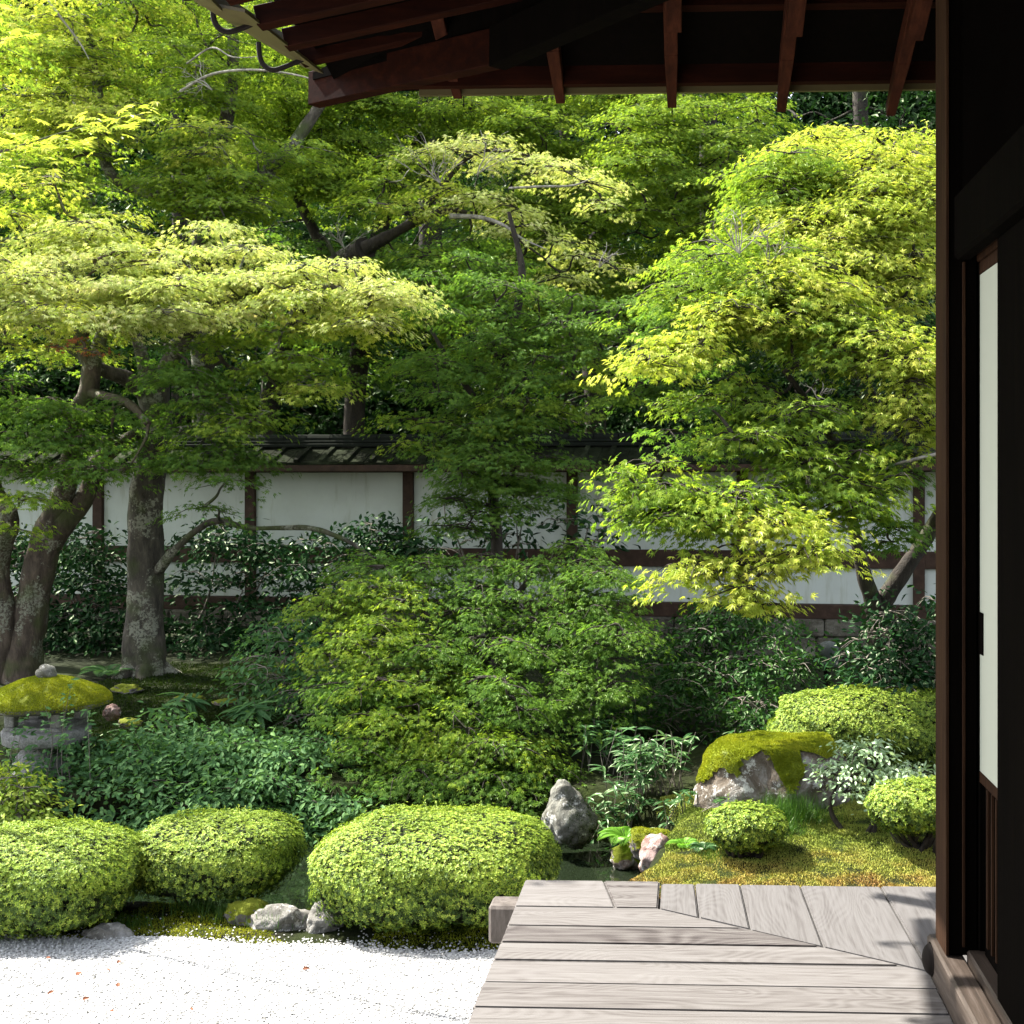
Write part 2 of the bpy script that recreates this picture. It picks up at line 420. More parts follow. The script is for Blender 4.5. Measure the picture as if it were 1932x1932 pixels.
M['eave'] = wood_mat('red brown eave wood', [(.3, (.011, .0026, .0011)), (.5, (.025, .0065, .0028)), (.75, (.048, .014, .006))], (30, 3, 20), .8, .3, .08)
M['eave_side'] = wood_mat('shaded red brown eave wood crosswise', [(.3, (.005, .0011, .0005)), (.5, (.011, .0024, .001)), (.75, (.024, .0055, .0022))], (3, 30, 20), .8, .3, .05)  # darker eave copy; deep shade under the roof is put into its colour
M['groove'] = wood_mat('warm track wood', [(.3, (.06, .027, .008)), (.7, (.14, .07, .025))], (45, 2, 25), .45, .3)
M['wallwood'] = wood_mat('wall frame wood', [(.3, (.022, .012, .008)), (.6, (.05, .028, .018)), (.8, (.08, .05, .035))], (10, 10, 10), .75, .3, .2)

def plain(name, col, rough=.8, var=.15, scale=3, bump=.1, spec=.2, metal=0):
    m, nt, out = mat(name); v = objc(nt); n1 = noisen(nt, v, scale, 5, .65)
    c = ramp(nt, n1, [(.25, [x * (1 - var) for x in col]), (.75, [min(1, x * (1 + var)) for x in col])])
    n2 = noisen(nt, v, 90, 3, .6)
    princ(nt, out, c.outputs[0], rough, bumpn(nt, n2, bump, .004), spec, metal); return m
def plaster_mat():
    m, nt, out = mat('white lime plaster'); v = objc(nt, (1, 1, 1)); vs = objc(nt, (5, 5, .7))
    n1 = noisen(nt, v, 1.6, 5, .65); n2 = noisen(nt, vs, 2.2, 4, .6); n3 = noisen(nt, v, 60, 3, .6)
    c = ramp(nt, n1, [(.3, (.44, .455, .41)), (.6, (.50, .525, .475))]).outputs[0]
    c = mixc(nt, 1, c, ramp(nt, n2, [(.28, (.8, .78, .7)), (.45, (1, 1, 1))]).outputs[0], 'MULTIPLY')
    princ(nt, out, c, .95, bumpn(nt, n3, .2, .004), .1); return m
M['plaster'] = plaster_mat()
M['paper'] = plain('white paper', (.32, .335, .275), .9, .04, 1.2, .05)
M['tin'] = plain('tan painted tin', (.06, .047, .018), .5, .1, 4, .05, .4)
M['iron'] = plain('dark iron', (.008, .006, .005), .8, .2, 8, .1, .1, 0)
M['lampgrey'] = plain('grey lamp paint', (.07, .08, .075), .8, .1, 8, .05)
M['tile'] = plain('grey roof tile', (.014, .016, .013), .95, .3, 6, .3, .03)
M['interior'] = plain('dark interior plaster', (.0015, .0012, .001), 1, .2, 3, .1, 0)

def wallroof_mat():
    m, nt, out = mat('lichened dark roof board'); v = objc(nt); n1 = noisen(nt, v, 2.2, 5, .65); n2 = noisen(nt, v, 14, 5, .7)
    c = ramp(nt, n1, [(.35, (.008, .009, .006)), (.55, (.018, .022, .012)), (.7, (.045, .052, .03))]).outputs[0]
    c = mixc(nt, 1, c, ramp(nt, n2, [(.3, .5), (.7, 1.4)]).outputs[0], 'MULTIPLY')
    princ(nt, out, c, .95, bumpn(nt, n2, .6, .02), .03); return m
M['wallroof'] = wallroof_mat()
def stone_mat(name, cols, moss=0.0, mosscol=(.13, .15, .01), speck=.3, sc=5, white=0.0):
    m, nt, out = mat(name); v = objc(nt); n1 = noisen(nt, v, sc, 8, .7, .6); n2 = noisen(nt, v, 70, 3, .7); n3 = noisen(nt, v, 3.3, 5, .6)
    c = ramp(nt, n1, [(.3, cols[0]), (.5, cols[1]), (.68, cols[2])]).outputs[0]
    c = mixc(nt, speck, c, ramp(nt, n2, [(.35, .2), (.65, 1)]).outputs[0], 'MULTIPLY')
    if white:
        n5 = noisen(nt, v, 9, 6, .8); wm = ramp(nt, n5, [(.6 - white * .1, 0), (.66 - white * .1, 1)]); c = mixc(nt, wm.outputs[0], c, (.55, .54, .5))
    if moss:
        g = N(nt, 'ShaderNodeNewGeometry'); sx = N(nt, 'ShaderNodeSeparateXYZ'); nt.links.new(g.outputs['Normal'], sx.inputs[0])
        a = N(nt, 'ShaderNodeMath', operation='MULTIPLY_ADD'); nt.links.new(n3, a.inputs[0]); a.inputs[1].default_value = 1.3; nt.links.new(sx.outputs[2], a.inputs[2])
        mm = ramp(nt, a.outputs[0], [(max(0, 1.25 - moss), 0), (min(1, 1.33 - moss), 1)])
        c = mixc(nt, mm.outputs[0], c, mixc(nt, n1, [x * .5 for x in mosscol], [x * 1.5 for x in mosscol]))
    princ(nt, out, c, .9, bumpn(nt, n1, .9, .04), .2); return m
M['stone'] = stone_mat('grey granite', ((.2, .195, .185), (.34, .33, .315), (.46, .45, .43)), 0, speck=.6, sc=7)
M['rock'] = stone_mat('mossy grey rock', ((.05, .045, .035), (.16, .145, .13), (.40, .38, .36)), .55)
M['boulder'] = stone_mat('brown and grey boulder', ((.045, .032, .022), (.13, .105, .08), (.33, .32, .30)), 0, white=.5)
M['rock_pale'] = stone_mat('pale cracked rock', ((.06, .055, .045), (.2, .19, .17), (.4, .39, .37)), .05, white=.5)
M['rock_brown'] = stone_mat('wet brown rock', ((.06, .04, .025), (.18, .13, .10), (.42, .38, .36)), .35, white=.5)
M['rock_pink'] = stone_mat('pink quartz rock', ((.09, .045, .035), (.22, .14, .12), (.42, .34, .32)), .1, white=.5)
M['rock_lichen'] = stone_mat('lichen covered rock', ((.05, .045, .03), (.15, .145, .12), (.25, .25, .21)), .12, (.045, .06, .012), white=.5)
M['foundation'] = stone_mat('dark foundation stone', ((.035, .03, .022), (.09, .08, .06), (.22, .20, .16)), 0, sc=3)
M['berry'] = plain('red berry', (.4, .04, .02), .4, .1)
M['deadleaf'] = plain('dry brown leaf', (.16, .06, .03), .8, .2)
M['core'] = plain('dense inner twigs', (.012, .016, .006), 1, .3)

def water_mat():
    m, nt, out = mat('pond water'); v = objc(nt); n = noisen(nt, v, 5, 3, .5)
    princ(nt, out, (.008, .012, .006), .04, bumpn(nt, n, .06, .02), .5); return m
M['water'] = water_mat()

# ------------------------------------------------------------------ terrain
def sst(x, a, b):
    t = np.clip((x - a) / (b - a), 0, 1); return t * t * (3 - 2 * t)
def fnoise(x, y, s, seed=0):
    return (np.sin(x * s * 1.3 + seed) * np.cos(y * s * 1.1 + seed * 2.1) + .5 * np.sin(x * s * 2.7 + y * s * 1.9 + seed) + .35 * np.cos(y * s * 3.9 - x * s * 3.1 + seed * .7)) / 1.85
def height(x, y):
    x = np.asarray(x, float); y = np.asarray(y, float)
    h = np.zeros(np.broadcast(x, y).shape) + .14 * sst(y, 8.4, 11.5) * (1 - sst(x, -1.5, 0.5)) + .15 * sst(y, 12, 14.5) * (1 - sst(x, -2.5, 0))
    h = h + (.09 * sst(y, 5.9, 7.2)) * sst(x, -.35, .5) * (1 - sst(y, 8.6, 10))
    xx = (x + 2.35 + .12 * np.sin(y * 3)) / 2.2; yy = (y - 7.06 + .06 * np.sin(x * 2.7)) / 1.12
    d = np.abs(xx) ** 3 + np.abs(yy) ** 3
    h = h - .62 * (1 - sst(d, .72, 1.22))
    h = h + .02 * fnoise(x, y, 2.2, 1) * sst(y, 5.6, 6.2) + .008 * fnoise(x, y, 9, 3) * sst(y, 5.4, 5.9)
    h = h + np.clip(y - 17.5, 0, 13) * .62 * sst(y, 17, 22) + .35 * fnoise(x, y, .5, 5) * sst(y, 17.5, 20)
    h = h - .02 * (1 - sst(y, 5.25, 5.5))
    return h
def spaced(lo, a, b, hi, step):
    mid = list(np.arange(a, b, step)); l = [a]; s = step
    while l[-1] > lo: s *= 1.25; l.append(l[-1] - s)
    r = [b]; s = step
    while r[-1] < hi: s *= 1.18; r.append(r[-1] + s)
    return np.array(l[:0:-1] + mid + r)
gx = spaced(-60, -5.5, 3, 60, .05); gy = spaced(-30, 4.5, 10.5, 90, .05)
X, Y = np.meshgrid(gx, gy)
gv = np.stack([X, Y, height(X, Y)], -1).reshape(-1, 3)
nx, ny = len(gx), len(gy)
i = np.arange(ny - 1)[:, None]; j = np.arange(nx - 1)[None]
gf = np.stack([i * nx + j, i * nx + j + 1, (i + 1) * nx + j + 1, (i + 1) * nx + j], -1).reshape(-1, 4)
tag(nmesh('ground', gv, gf, M['ground'], smooth=True), kind='structure')

def gravel_edge(x): return 5.36 + .05 * np.sin(x * 2.1 + .6) + .02 * np.sin(x * 7.3)
xs = np.linspace(-12, 8, 200); rows = np.linspace(0, 1, 12)
Xg = np.repeat(xs[None], 12, 0); Yg = -8 + (gravel_edge(xs)[None] + 8) * rows[:, None]
gv = np.stack([Xg, Yg, np.full_like(Xg, .012)], -1).reshape(-1, 3)
i = np.arange(11)[:, None]; j = np.arange(199)[None]
gf = np.stack([i * 200 + j, i * 200 + j + 1, (i + 1) * 200 + j + 1, (i + 1) * 200 + j], -1).reshape(-1, 4)
tag(nmesh('gravel', gv, gf, M['gravel'], smooth=True), kind='structure')
# water
wv = np.array([(-5.5, 5.7, -.3), (.4, 5.7, -.3), (.4, 8.7, -.3), (-5.5, 8.7, -.3)], float)
tag(nmesh('water', wv, np.array([(0, 1, 2, 3)]), M['water']), kind='structure')

# loose pebbles
OCT = (np.array([(1, 0, 0), (-1, 0, 0), (0, 1, 0), (0, -1, 0), (0, 0, .6), (0, 0, -.6), (.62, .62, .25), (-.6, .62, .2), (-.62, -.6, .25), (.6, -.62, .2)], float),
       np.array([(0, 6, 4), (6, 2, 4), (2, 7, 4), (7, 1, 4), (1, 8, 4), (8, 3, 4), (3, 9, 4), (9, 0, 4), (0, 5, 6), (6, 5, 2), (2, 5, 7), (7, 5, 1), (1, 5, 8), (8, 5, 3), (3, 5, 9), (9, 5, 0)]))
def flat_dirs(n):
    a = rng.random(n) * 2 * math.pi; return np.stack([np.cos(a), np.sin(a), np.zeros(n)], -1)
g = Geo(); n = 42000
x = rng.uniform(-3.3, -.35, n); y = rng.uniform(4.0, 5.42, n); k = y < gravel_edge(x) + rng.exponential(.03, n); x, y = x[k], y[k]; n = len(x)
sz = rng.uniform(.0032, .0075, n)
scatter(g, OCT, np.stack([x, y, .012 + sz * .3], -1), np.array([0, 0, 1.]) + rng.normal(0, .35, (n, 3)), flat_dirs(n), sz)
n = 900
x = rng.uniform(-3.3, -.35, n); y = gravel_edge(x) + rng.exponential(.09, n)
scatter(g, OCT, np.stack([x, y, height(x, y) + .006], -1), np.array([0, 0, 1.]) + rng.normal(0, .35, (n, 3)), flat_dirs(n), rng.uniform(.003, .006, n))
tag(g.build('pebbles', M['pebble'], smooth=False), 'fine white pebbles raked over the court in front of the clipped azaleas', 'gravel', kind='stuff')

# ------------------------------------------------------------------ foliage generators
def disk_pad(g, c, r, n, tmpl, leaf, droop=.3, m=0, asp=1.0, flat=.02, tilt=.35, clus=9, outd=None, rlo=0., rhi=1.):
    """one layered spray of leaves"""
    K = max(3, n // clus)
    a = rng.random(K) * 2 * math.pi
    lob = 1 + .28 * np.sin(a * 3 + rng.random() * 6) + .18 * np.sin(a * 5 + rng.random() * 6)
    rr = np.sqrt(rng.random(K)) * lob
    cx = np.cos(a) * rr * r; cy = np.sin(a) * rr * r * asp
    cz = -droop * r * rr ** 2 + rng.normal(0, flat, K)
    idx = rng.integers(0, K, n)
    sp = leaf * 1.25
    off = rng.normal(0, sp, (n, 3)); off[:, 2] *= .35
    p = np.stack([cx[idx], cy[idx], cz[idx]], -1) + off
    outw = np.stack([np.cos(a[idx]), np.sin(a[idx]), np.zeros(n)], -1)
    rad = np.minimum(1, rr[idx])[:, None]
    nr = np.array([0, 0, 1.]) + outw * (.25 + .6 * rad) + rng.normal(0, tilt, (n, 3))
    fw = outw + rng.normal(0, .55, (n, 3)) + off / sp * .3
    crnd = rng.normal(0, .13, K)[idx]
    rn = np.clip(rng.random(n) * (rhi - rlo) + rlo + crnd, 0, 1)
    scatter(g, tmpl, p + np.asarray(c), nr, fw, leaf * rng.uniform(.7, 1.15, n), m, rn)

class Tree:
    def __init__(s, name, label, cat, base, group=None, bark='bark', leafm=('maple',)):
        s.root = thing(name, label, cat, tuple(base), group)
        s.leaf = Geo(); s.wood = Geo(); s.nodes = []; s.pads = []; s.bark = bark; s.leafm = leafm; s.wleft = 1
    def limb(s, pts, rad, sides=14, sub=6, bump=.14, nodes=True):
        tube(s.wood, pts, rad, sides, sub, bump)
        if nodes:
            for q in smooth_path(np.array(pts, float), 4): s.nodes.append(q)
    def pad(s, c, r, n, tmpl=MAPLE5, leaf=.045, **k):
        disk_pad(s.leaf, c, r, n, tmpl, leaf, **k); s.pads.append((np.array(c, float), r))
    def blob(s, px, py, Y, rx, ry, dY, npad, r=(.4, .65), dens=420, tmpl=MAPLE5, leaf=.045, zmin=-9, tier=.26, **k):
        for _ in range(npad):
            while True:
                u = rng.uniform(-1, 1, 3)
                if (u * u).sum() < 1: break
            c = P(px + u[0] * rx, py + u[1] * ry, Y + u[2] * dY)
            if c[2] < zmin: continue
            if tier:
                ph = .5 * math.sin(c[0] * 1.1 + c[1] * .7); lv = tier
                c[2] = (round(c[2] / lv + ph) - ph) * lv + rng.normal(0, .035)
            rr = rng.uniform(*r)
            s.pad(c, rr, int(dens * rr * rr * 3.1), tmpl, leaf, **k)
    def connect(s, r0=.016, twigs=4, maxlen=3.5):
        if not s.nodes: return
        pads = list(s.pads); nodes = [np.array(x) for x in s.nodes]
        NN = np.array(nodes)
        pads.sort(key=lambda q: np.min(np.sum((NN - q[0]) ** 2, axis=1)))
        for c, r in pads:
            w = NN.copy(); d = np.linalg.norm((w - c) * [1, 1, 1.0], axis=1) + .5 * np.maximum(0, w[:, 2] - c[2])
            k = int(np.argmin(d)); a = NN[k]; L = d[k]
            e = c - np.array([0, 0, .02])
            if L > .05:
                m1 = a * .65 + e * .35 + rng.normal(0, .06 * L, 3); m2 = a * .3 + e * .7 + rng.normal(0, .06 * L, 3); m2[2] += .04 * L
                rs = min(.045, r0 * (1 + .25 * L))
                tube(s.wood, [a, m1, m2, e], [rs, rs * .75, rs * .55, rs * .35], 5, 3)
                NN = np.vstack([NN, m2[None], e[None]])
            for t in range(twigs):
                an = rng.random() * 6.28; q = e + np.array([math.cos(an), math.sin(an), 0]) * r * .85; q[2] -= .16 * r + .02
                md = (e + q) / 2 + rng.normal(0, .05 * r, 3); md[2] += .03
                tube(s.wood, [e, md, q], [.006, .004, .0015], 4, 3, cap=False)
    def bare(s, px, py, Yc, L, lean=0., n=5):
        g = Geo(); a = P(px, py, Yc)
        def grow(a, d, L, r_, dep):
            pts = [a]; q = a
            for _ in range(3):
                d = unit(d + rng.normal(0, .22, 3)); q = q + d * L / 3; pts.append(q)
            tube(g, pts, np.linspace(r_, r_ * .5, 4), 5, 3, cap=False)
            if dep:
                for _ in range(3 if dep > 1 else 2): grow(pts[rng.integers(1, 4)], unit(d + rng.normal(0, .55, 3)), L * .6, r_ * .55, dep - 1)
        for _ in range(n): grow(a, unit(np.array([lean + rng.normal(0, .5), -.1, .7 + rng.normal(0, .3)])), L, .006, 2)
        g.build('bare_twig', M['palebark'], s.root, smooth=True)
    def palelimb(s, pts, rad):
        g = Geo(); tube(g, pts, rad, 7, 5, .1); g.build('bare_branch', M['palebark'], s.root, smooth=True)
    def finish(s, trunk='trunk', crown='crown', **k):
        s.connect(**k)
        if s.wood.n: s.wood.build(trunk, M[s.bark], s.root, smooth=True)
        if s.leaf.n: s.leaf.build(crown, [M[x] for x in s.leafm], s.root)
        return s.root

def gz(px, py, Y):        # base on the ground under picture position
    p = P(px, py, Y); p[2] = float(height(p[0], p[1])); return p

exec_sections = []
# ------------------------------------------------------------------ garden wall behind the trees
WA = P(190, 910, 15.35); WB = P(1733, 910, 14.35)
wd = (WB - WA) / 5; wl = np.linalg.norm(wd); wang = math.atan2(wd[1], wd[0])
def wxf(g):
    c, s = math.cos(wang), math.sin(wang)
    out = []
    for v in g.v:
        w = v.copy(); w[:, 0] = WA[0] + v[:, 0] * c - v[:, 1] * s; w[:, 1] = WA[1] + v[:, 0] * s + v[:, 1] * c; out.append(w)
    g.v = out; return g
S0, S1 = -3.5 * wl, 8.5 * wl
wall = thing('garden_wall', 'long white plaster wall with dark timber frame and lichened roof behind the trees', 'wall', (WA[0], WA[1], .3))
ZB = EYE - 1.42           # bottom of the lower plaster
for k in range(-3, 8):
    g = Geo(); bx(g, k * wl + .066, (k + 1) * wl - .066, -.03, .05, EYE - .80, EYE + .12, bev=0); wxf(g).build('plaster_panel', M['plaster'], wall)
    g = Geo(); bx(g, k * wl + .066, (k + 1) * wl - .066, -.03, .05, ZB + .002, EYE - 1.002, bev=0); wxf(g).build('plaster_panel', M['plaster'], wall)
for k in range(-3, 9):
    g = Geo(); bx(g, k * wl - .065, k * wl + .065, -.085, .09, ZB, EYE + .13, bev=.006); wxf(g).build('post', M['wallwood'], wall)
g = Geo(); bx(g, S0, S1, -.07, .08, EYE - 1.0, EYE - .802); wxf(g).build('rail', M['wallwood'], wall)
g = Geo(); bx(g, S0, S1, -.13, .12, ZB - .165, ZB - .002); wxf(g).build('ground_beam', M['wallwood'], wall)
g = Geo(); bx(g, S0, S1, -.16, .14, EYE + .122, EYE + .20); wxf(g).build('wall_plate', M['wallwood'], wall)
g = Geo()                                  # two courses of stones
z = ZB - .167
for row, h in enumerate((.21, .24, .24, .3)):
    s = S0 + random.random() * .3
    while s < S1:
        w = random.uniform(.35, .95)
        j = random.uniform(0, .025); bx(g, s + .006, s + w - .006, -.2 - j, .18, z - h + .006, z, bev=.022); s += w
    z -= h
wxf(g).build('foundation', M['foundation'], wall, smooth=False)
# roof: two slopes of boards with battens, ridge of round tiles
rf = Geo()
def slopebox(g, s0, s1, d0, z0, d1, z1, th, m=0):
    v = [(s0, d0, z0), (s1, d0, z0), (s1, d1, z1), (s0, d1, z1)]
    v += [(a, b, c - th) for a, b, c in v]
    g.add(np.array(v, float), np.array([(0, 1, 2, 3), (7, 6, 5, 4), (0, 4, 5, 1), (1, 5, 6, 2), (2, 6, 7, 3), (3, 7, 4, 0)]), random.random(), m)
for sg in (-1, 1):
    s = S0
    while s < S1:
        w = .32 + random.uniform(-.02, .02); e = random.uniform(0, .02)
        slopebox(rf, s + .003, s + w - .003, sg * .50, EYE + .245 - e * .4, sg * .07, EYE + .42 + e * .3, .03)
        s += w
s = S0
while s < S1:
    for sg in (-1, 1): slopebox(rf, s - .025, s + .03, sg * .515, EYE + .275, sg * .08, EYE + .45, .035)
    s += .32 * random.uniform(.96, 1.04)
roof = wxf(rf).build('roof', M['wallroof'], wall)
g = Geo(); bx(g, S0, S1, -.505, -.44, EYE + .13, EYE + .205); bx(g, S0, S1, .44, .505, EYE + .13, EYE + .205); wxf(g).build('eave_board', M['wallwood'], wall)
g = Geo()
s = S0 + .1
while s < S1: bx(g, s, s + .06, -.48, .48, EYE + .206, EYE + .238, bev=0); s += .3
wxf(g).build('eave_rafters', M['wallwood'], wall)
g = Geo(); bx(g, S0, S1, -.11, .11, EYE + .43, EYE + .478, bev=.01); bx(g, S0, S1, -.09, .09, EYE + .481, EYE + .515, bev=.01)
s = S0
while s < S1:
    a = np.array([(s, 0, EYE + .53), (s + .29, 0, EYE + .53)]); tube(g, a, [.065, .06], 10, 2, cap=False); s += .3
wxf(g).build('ridge', M['tile'], wall)

# ------------------------------------------------------------------ temple building on the right
DK = EYE - 1.5                                   # height of the veranda floor
bd = thing('temple_building', 'dark timber temple building with sliding doors and deep eaves on the right', 'building', (.9, 3.6, 0))
def part(name, boxes, mat, parent, bev=.004):
    g = Geo()
    for b in boxes: bx(g, *b, bev=bev, rnd=random.random())
    return g.build(name, M[mat], parent)
part('corner_post', [(.7625, .8455, 3.610, 3.752, DK + .122, EYE + 2.6)], 'dark', bd, .004)  # near-black front: its shade is put into the wood colour
part('lit_side_and_jamb', [(.753, .762, 3.606, 3.754, DK + .122, EYE + 2.6), (.80, .808, 3.6, 3.609, DK + .15, EYE + .64)], 'post', bd, .001)  # brown strip paints the sunlit side of the post; second box is a jamb strip
part('ground_sill', [(.735, .81, -3, 3.80, DK + .004, DK + .118)], 'rail', bd, .008)
part('inner_sill', [(.812, .866, -3, 3.605, DK + .06, DK + .142), ], 'rail', bd, .006)
part('door_track', [(.868, .99, -3, 3.6, DK + .06, DK + .128), (.888, .902, -3, 3.6, DK + .129, DK + .137), (.935, .95, -3, 3.6, DK + .129, DK + .137)], 'groove', bd, .002)
g = Geo()
th = np.linspace(0, math.pi / 2, 6)
prof = [(.012, .048), (.012, .05)] + [(.012 + .026 * math.sin(t), .046 * math.cos(t)) for t in th]
sides = 20; vv = []
for d, r in prof:
    for k in range(sides): vv.append((.735 - d + .012, 3.735 + r * math.cos(2 * math.pi * k / sides), DK + .062 + r * math.sin(2 * math.pi * k / sides)))
ff = [(a * sides + b, a * sides + (b + 1) % sides, (a + 1) * sides + (b + 1) % sides, (a + 1) * sides + b) for a in range(len(prof) - 1) for b in range(sides)]
g.add(vv, np.array(ff)); g.build('nail_cover', M['iron'], bd, smooth=True)
part('lintel', [(.775, .83, -3, 3.606, EYE + .645, EYE + .836)], 'dark', bd, .01)
part('lintel_track', [(.832, .99, -3, 3.6, EYE + .66, EYE + .73), (.84, .855, -3, 3.6, EYE + .64, EYE + .658), (.90, .915, -3, 3.6, EYE + .64, EYE + .658)], 'post', bd, .002)
# sliding paper door, standing open against the post side
dr = part('sliding_door', [(.846, .874, 3.592, 3.606, DK + .142, EYE + .638)], 'dark', bd, .002)
part('paper_panel', [(.8475, .8535, 2.70, 3.591, EYE - .835, EYE + .60)], 'paper', dr, 0)
part('door_frame', [(.846, .874, 2.65, 3.591, EYE - .868, EYE - .837), (.846, .874, 2.65, 3.591, EYE + .602, EYE + .638), (.846, .874, 2.65, 2.70, EYE - .836, EYE + .601)], 'post', dr, .002)
part('lower_panel', [(.856, .866, 2.65, 3.564, DK + .142, EYE - .87)], 'dark', dr, 0)
part('slat', [(.848, .855, 3.405 + .05 * q, 3.417 + .05 * q, DK + .18, EYE - .872) for q in range(3)], 'post', dr, 0)
part('door_pull', [(.844, .847, 3.545, 3.588, EYE - .495, EYE - .375)], 'dark', dr, 0)
# heavy dark board door nearer the camera
part('board_door', [(.813, .842, -3, 3.256, DK + .144, EYE + .642)], 'dark', bd, .003)
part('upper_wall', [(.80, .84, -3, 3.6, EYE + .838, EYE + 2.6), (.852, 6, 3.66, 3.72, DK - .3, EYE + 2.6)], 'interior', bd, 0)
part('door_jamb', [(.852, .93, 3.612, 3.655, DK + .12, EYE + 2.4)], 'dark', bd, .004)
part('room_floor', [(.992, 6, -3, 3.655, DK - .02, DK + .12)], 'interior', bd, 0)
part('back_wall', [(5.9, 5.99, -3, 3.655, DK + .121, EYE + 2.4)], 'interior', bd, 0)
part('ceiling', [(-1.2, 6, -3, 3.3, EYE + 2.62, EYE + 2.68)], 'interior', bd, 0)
part('end_wall', [(-.8, 6, -3.1, -3.02, 0, EYE + 2.6)], 'interior', bd, 0)
# --- roof with its eaves
TZ = EYE + 1.70                                   # underside at the tips
def under(x, y):
    """underside of the eave boards"""
    y = min(y, 5.44)
    up = .10 * math.exp(-((x + 1.6) / 1.1) ** 2) if y > 4.6 else .10 * math.exp(-((y - 5.5) / .9) ** 2)
    zf = TZ + .06 + .40 * (5.45 - y); zs = TZ + .10 + .22 * (x + 1.6)
    return min(zf, zs) + .04
roofo = None
xs_ = np.concatenate([np.linspace(-1.58, 1.5, 30), np.linspace(1.8, 7, 8)]); ys_ = np.append(np.linspace(-3.2, 5.44, 50), 5.62)  # last row is an unseen overhang added to move the sun's edge on the deck
Z = np.array([[under(a, b) for a in xs_] for b in ys_])
XX, YY = np.meshgrid(xs_, ys_); nX, nY = len(xs_), len(ys_)
low = np.stack([XX, YY, Z], -1).reshape(-1, 3); top = low + [0, 0, .11]
i = np.arange(nY - 1)[:, None]; j = np.arange(nX - 1)[None]
f = np.stack([i * nX + j, i * nX + j + 1, (i + 1) * nX + j + 1, (i + 1) * nX + j], -1).reshape(-1, 4)
g = Geo(); g.add(low, f[:, ::-1], 0, 0); g.add(top, f, 0, 1)
rim = [k for k in range(nX)] + [k * nX + nX - 1 for k in range(1, nY)] + [(nY - 1) * nX + k for k in range(nX - 2, -1, -1)] + [k * nX for k in range(nY - 2, 0, -1)]
n0 = g.n; g.add(np.vstack([low[rim], top[rim]]), np.array([(k, (k + 1) % len(rim), (k + 1) % len(rim) + len(rim), k + len(rim)) for k in range(len(rim))]), 0, 0)
roofo = g.build('roof', [M['dark'], M['tile']], bd)
# battens running along the front eave, between rafters and boards
for yy, h in ((5.40, .085), (5.02, .05), (4.62, .05), (4.2, .05), (3.8, .05)):
    g = Geo(); pts = []
    x0 = -1.50 + max(0, (5.45 - yy) * 1.9)
    for xa in np.arange(x0, 3.5, .35): pts.append((xa, yy, under(xa, yy) - h / 2 + .012))
    for a, b in zip(pts[:-1], pts[1:]): beam(g, a, b, .045 if h > .06 else .07, h, bev=0)
    g.build('batten', M['eave_side'], roofo)
# pale eave strip showing under the last batten
g = Geo(); pts = [(xa, 5.475, under(xa, 5.44) - .045) for xa in np.arange(-1.2, 3.6, .3)]
for a, b in zip(pts[:-1], pts[1:]): beam(g, a, b, .02, .05, bev=0)
g.build('fascia', M['tin'], roofo)
# rafters of the front eave, each a flying rafter above a base rafter
for px, py in ((865, 178), (1058, 187), (1268, 195), (1474, 203), (1680, 210), (1888, 215), (2094, 218), (2300, 220)):
    T = P(px, py, 5.5); g = Geo()
    L = 2.6 if px > 1200 else (.55 if px < 1000 else .75)
    B = T + np.array([0, -L, L * .41])
    mid = T + np.array([0, -.32, .32 * .41])
    beam(g, T, mid, .040, .055, w2=.056, h2=.075, bev=.003); beam(g, mid, B, .056, .075, bev=.003)
    if px > 1200:
        q = T + np.array([.012, -.50, .50 * .41 - .005]); beam(g, q + [0, 0, -.035], B + [.012, 0, -.04], .068, .085, bev=.003)
    g.build('rafter', M['eave'], roofo)
# rafters of the side eave
for (ax, ay, bx_, by, Yr) in ((568, 108, 785, 60, 5.2), (538, 76, 922, -8, 4.82), (486, 35, 900, -55, 4.45), (425, -15, 900, -120, 4.1), (350, -85, 900, -200, 3.75)):
    a = P(ax, ay, Yr); b = P(bx_, by, Yr); d = unit(b - a)
    b = a + d * 1.6 if Yr < 5 else a + d * .75
    g = Geo(); beam(g, a, b, .06, .075, bev=.003); g.build('rafter', M['eave_side'], roofo)
g = Geo()
beam(g, P(592, 170, 5.56), P(935, 92, 5.0), .07, .15, bev=.003, h2=.15); g.build('hip_rafter', M['eave_side'], roofo)
g = Geo(); a = P(938, 92, 4.95); b = P(1238, -45, 4.2); beam(g, a, b + (b - a) * 1.2, .08, .16, bev=.003); g.build('hip_rafter', M['dark'], roofo)
# boards closing the space above the hip rafters
g = Geo()
q0 = P(590, 150, 5.5); q1 = P(950, 60, 4.95)
for a, b in ((q0, q1), (q1, P(1238, -60, 4.2))):
    v = [a, b, np.array([b[0], b[1], under(b[0], b[1]) + .05]), np.array([a[0], a[1], under(a[0], a[1]) + .05])]
    v = np.array([list(x) for x in v]); v = np.vstack([v, v + [0, .02, 0]])
    g.add(v, np.array([(0, 1, 2, 3), (7, 6, 5, 4), (0, 4, 5, 1), (1, 5, 6, 2), (2, 6, 7, 3), (3, 7, 4, 0)]))
g.build('hip_board', M['dark'], roofo)
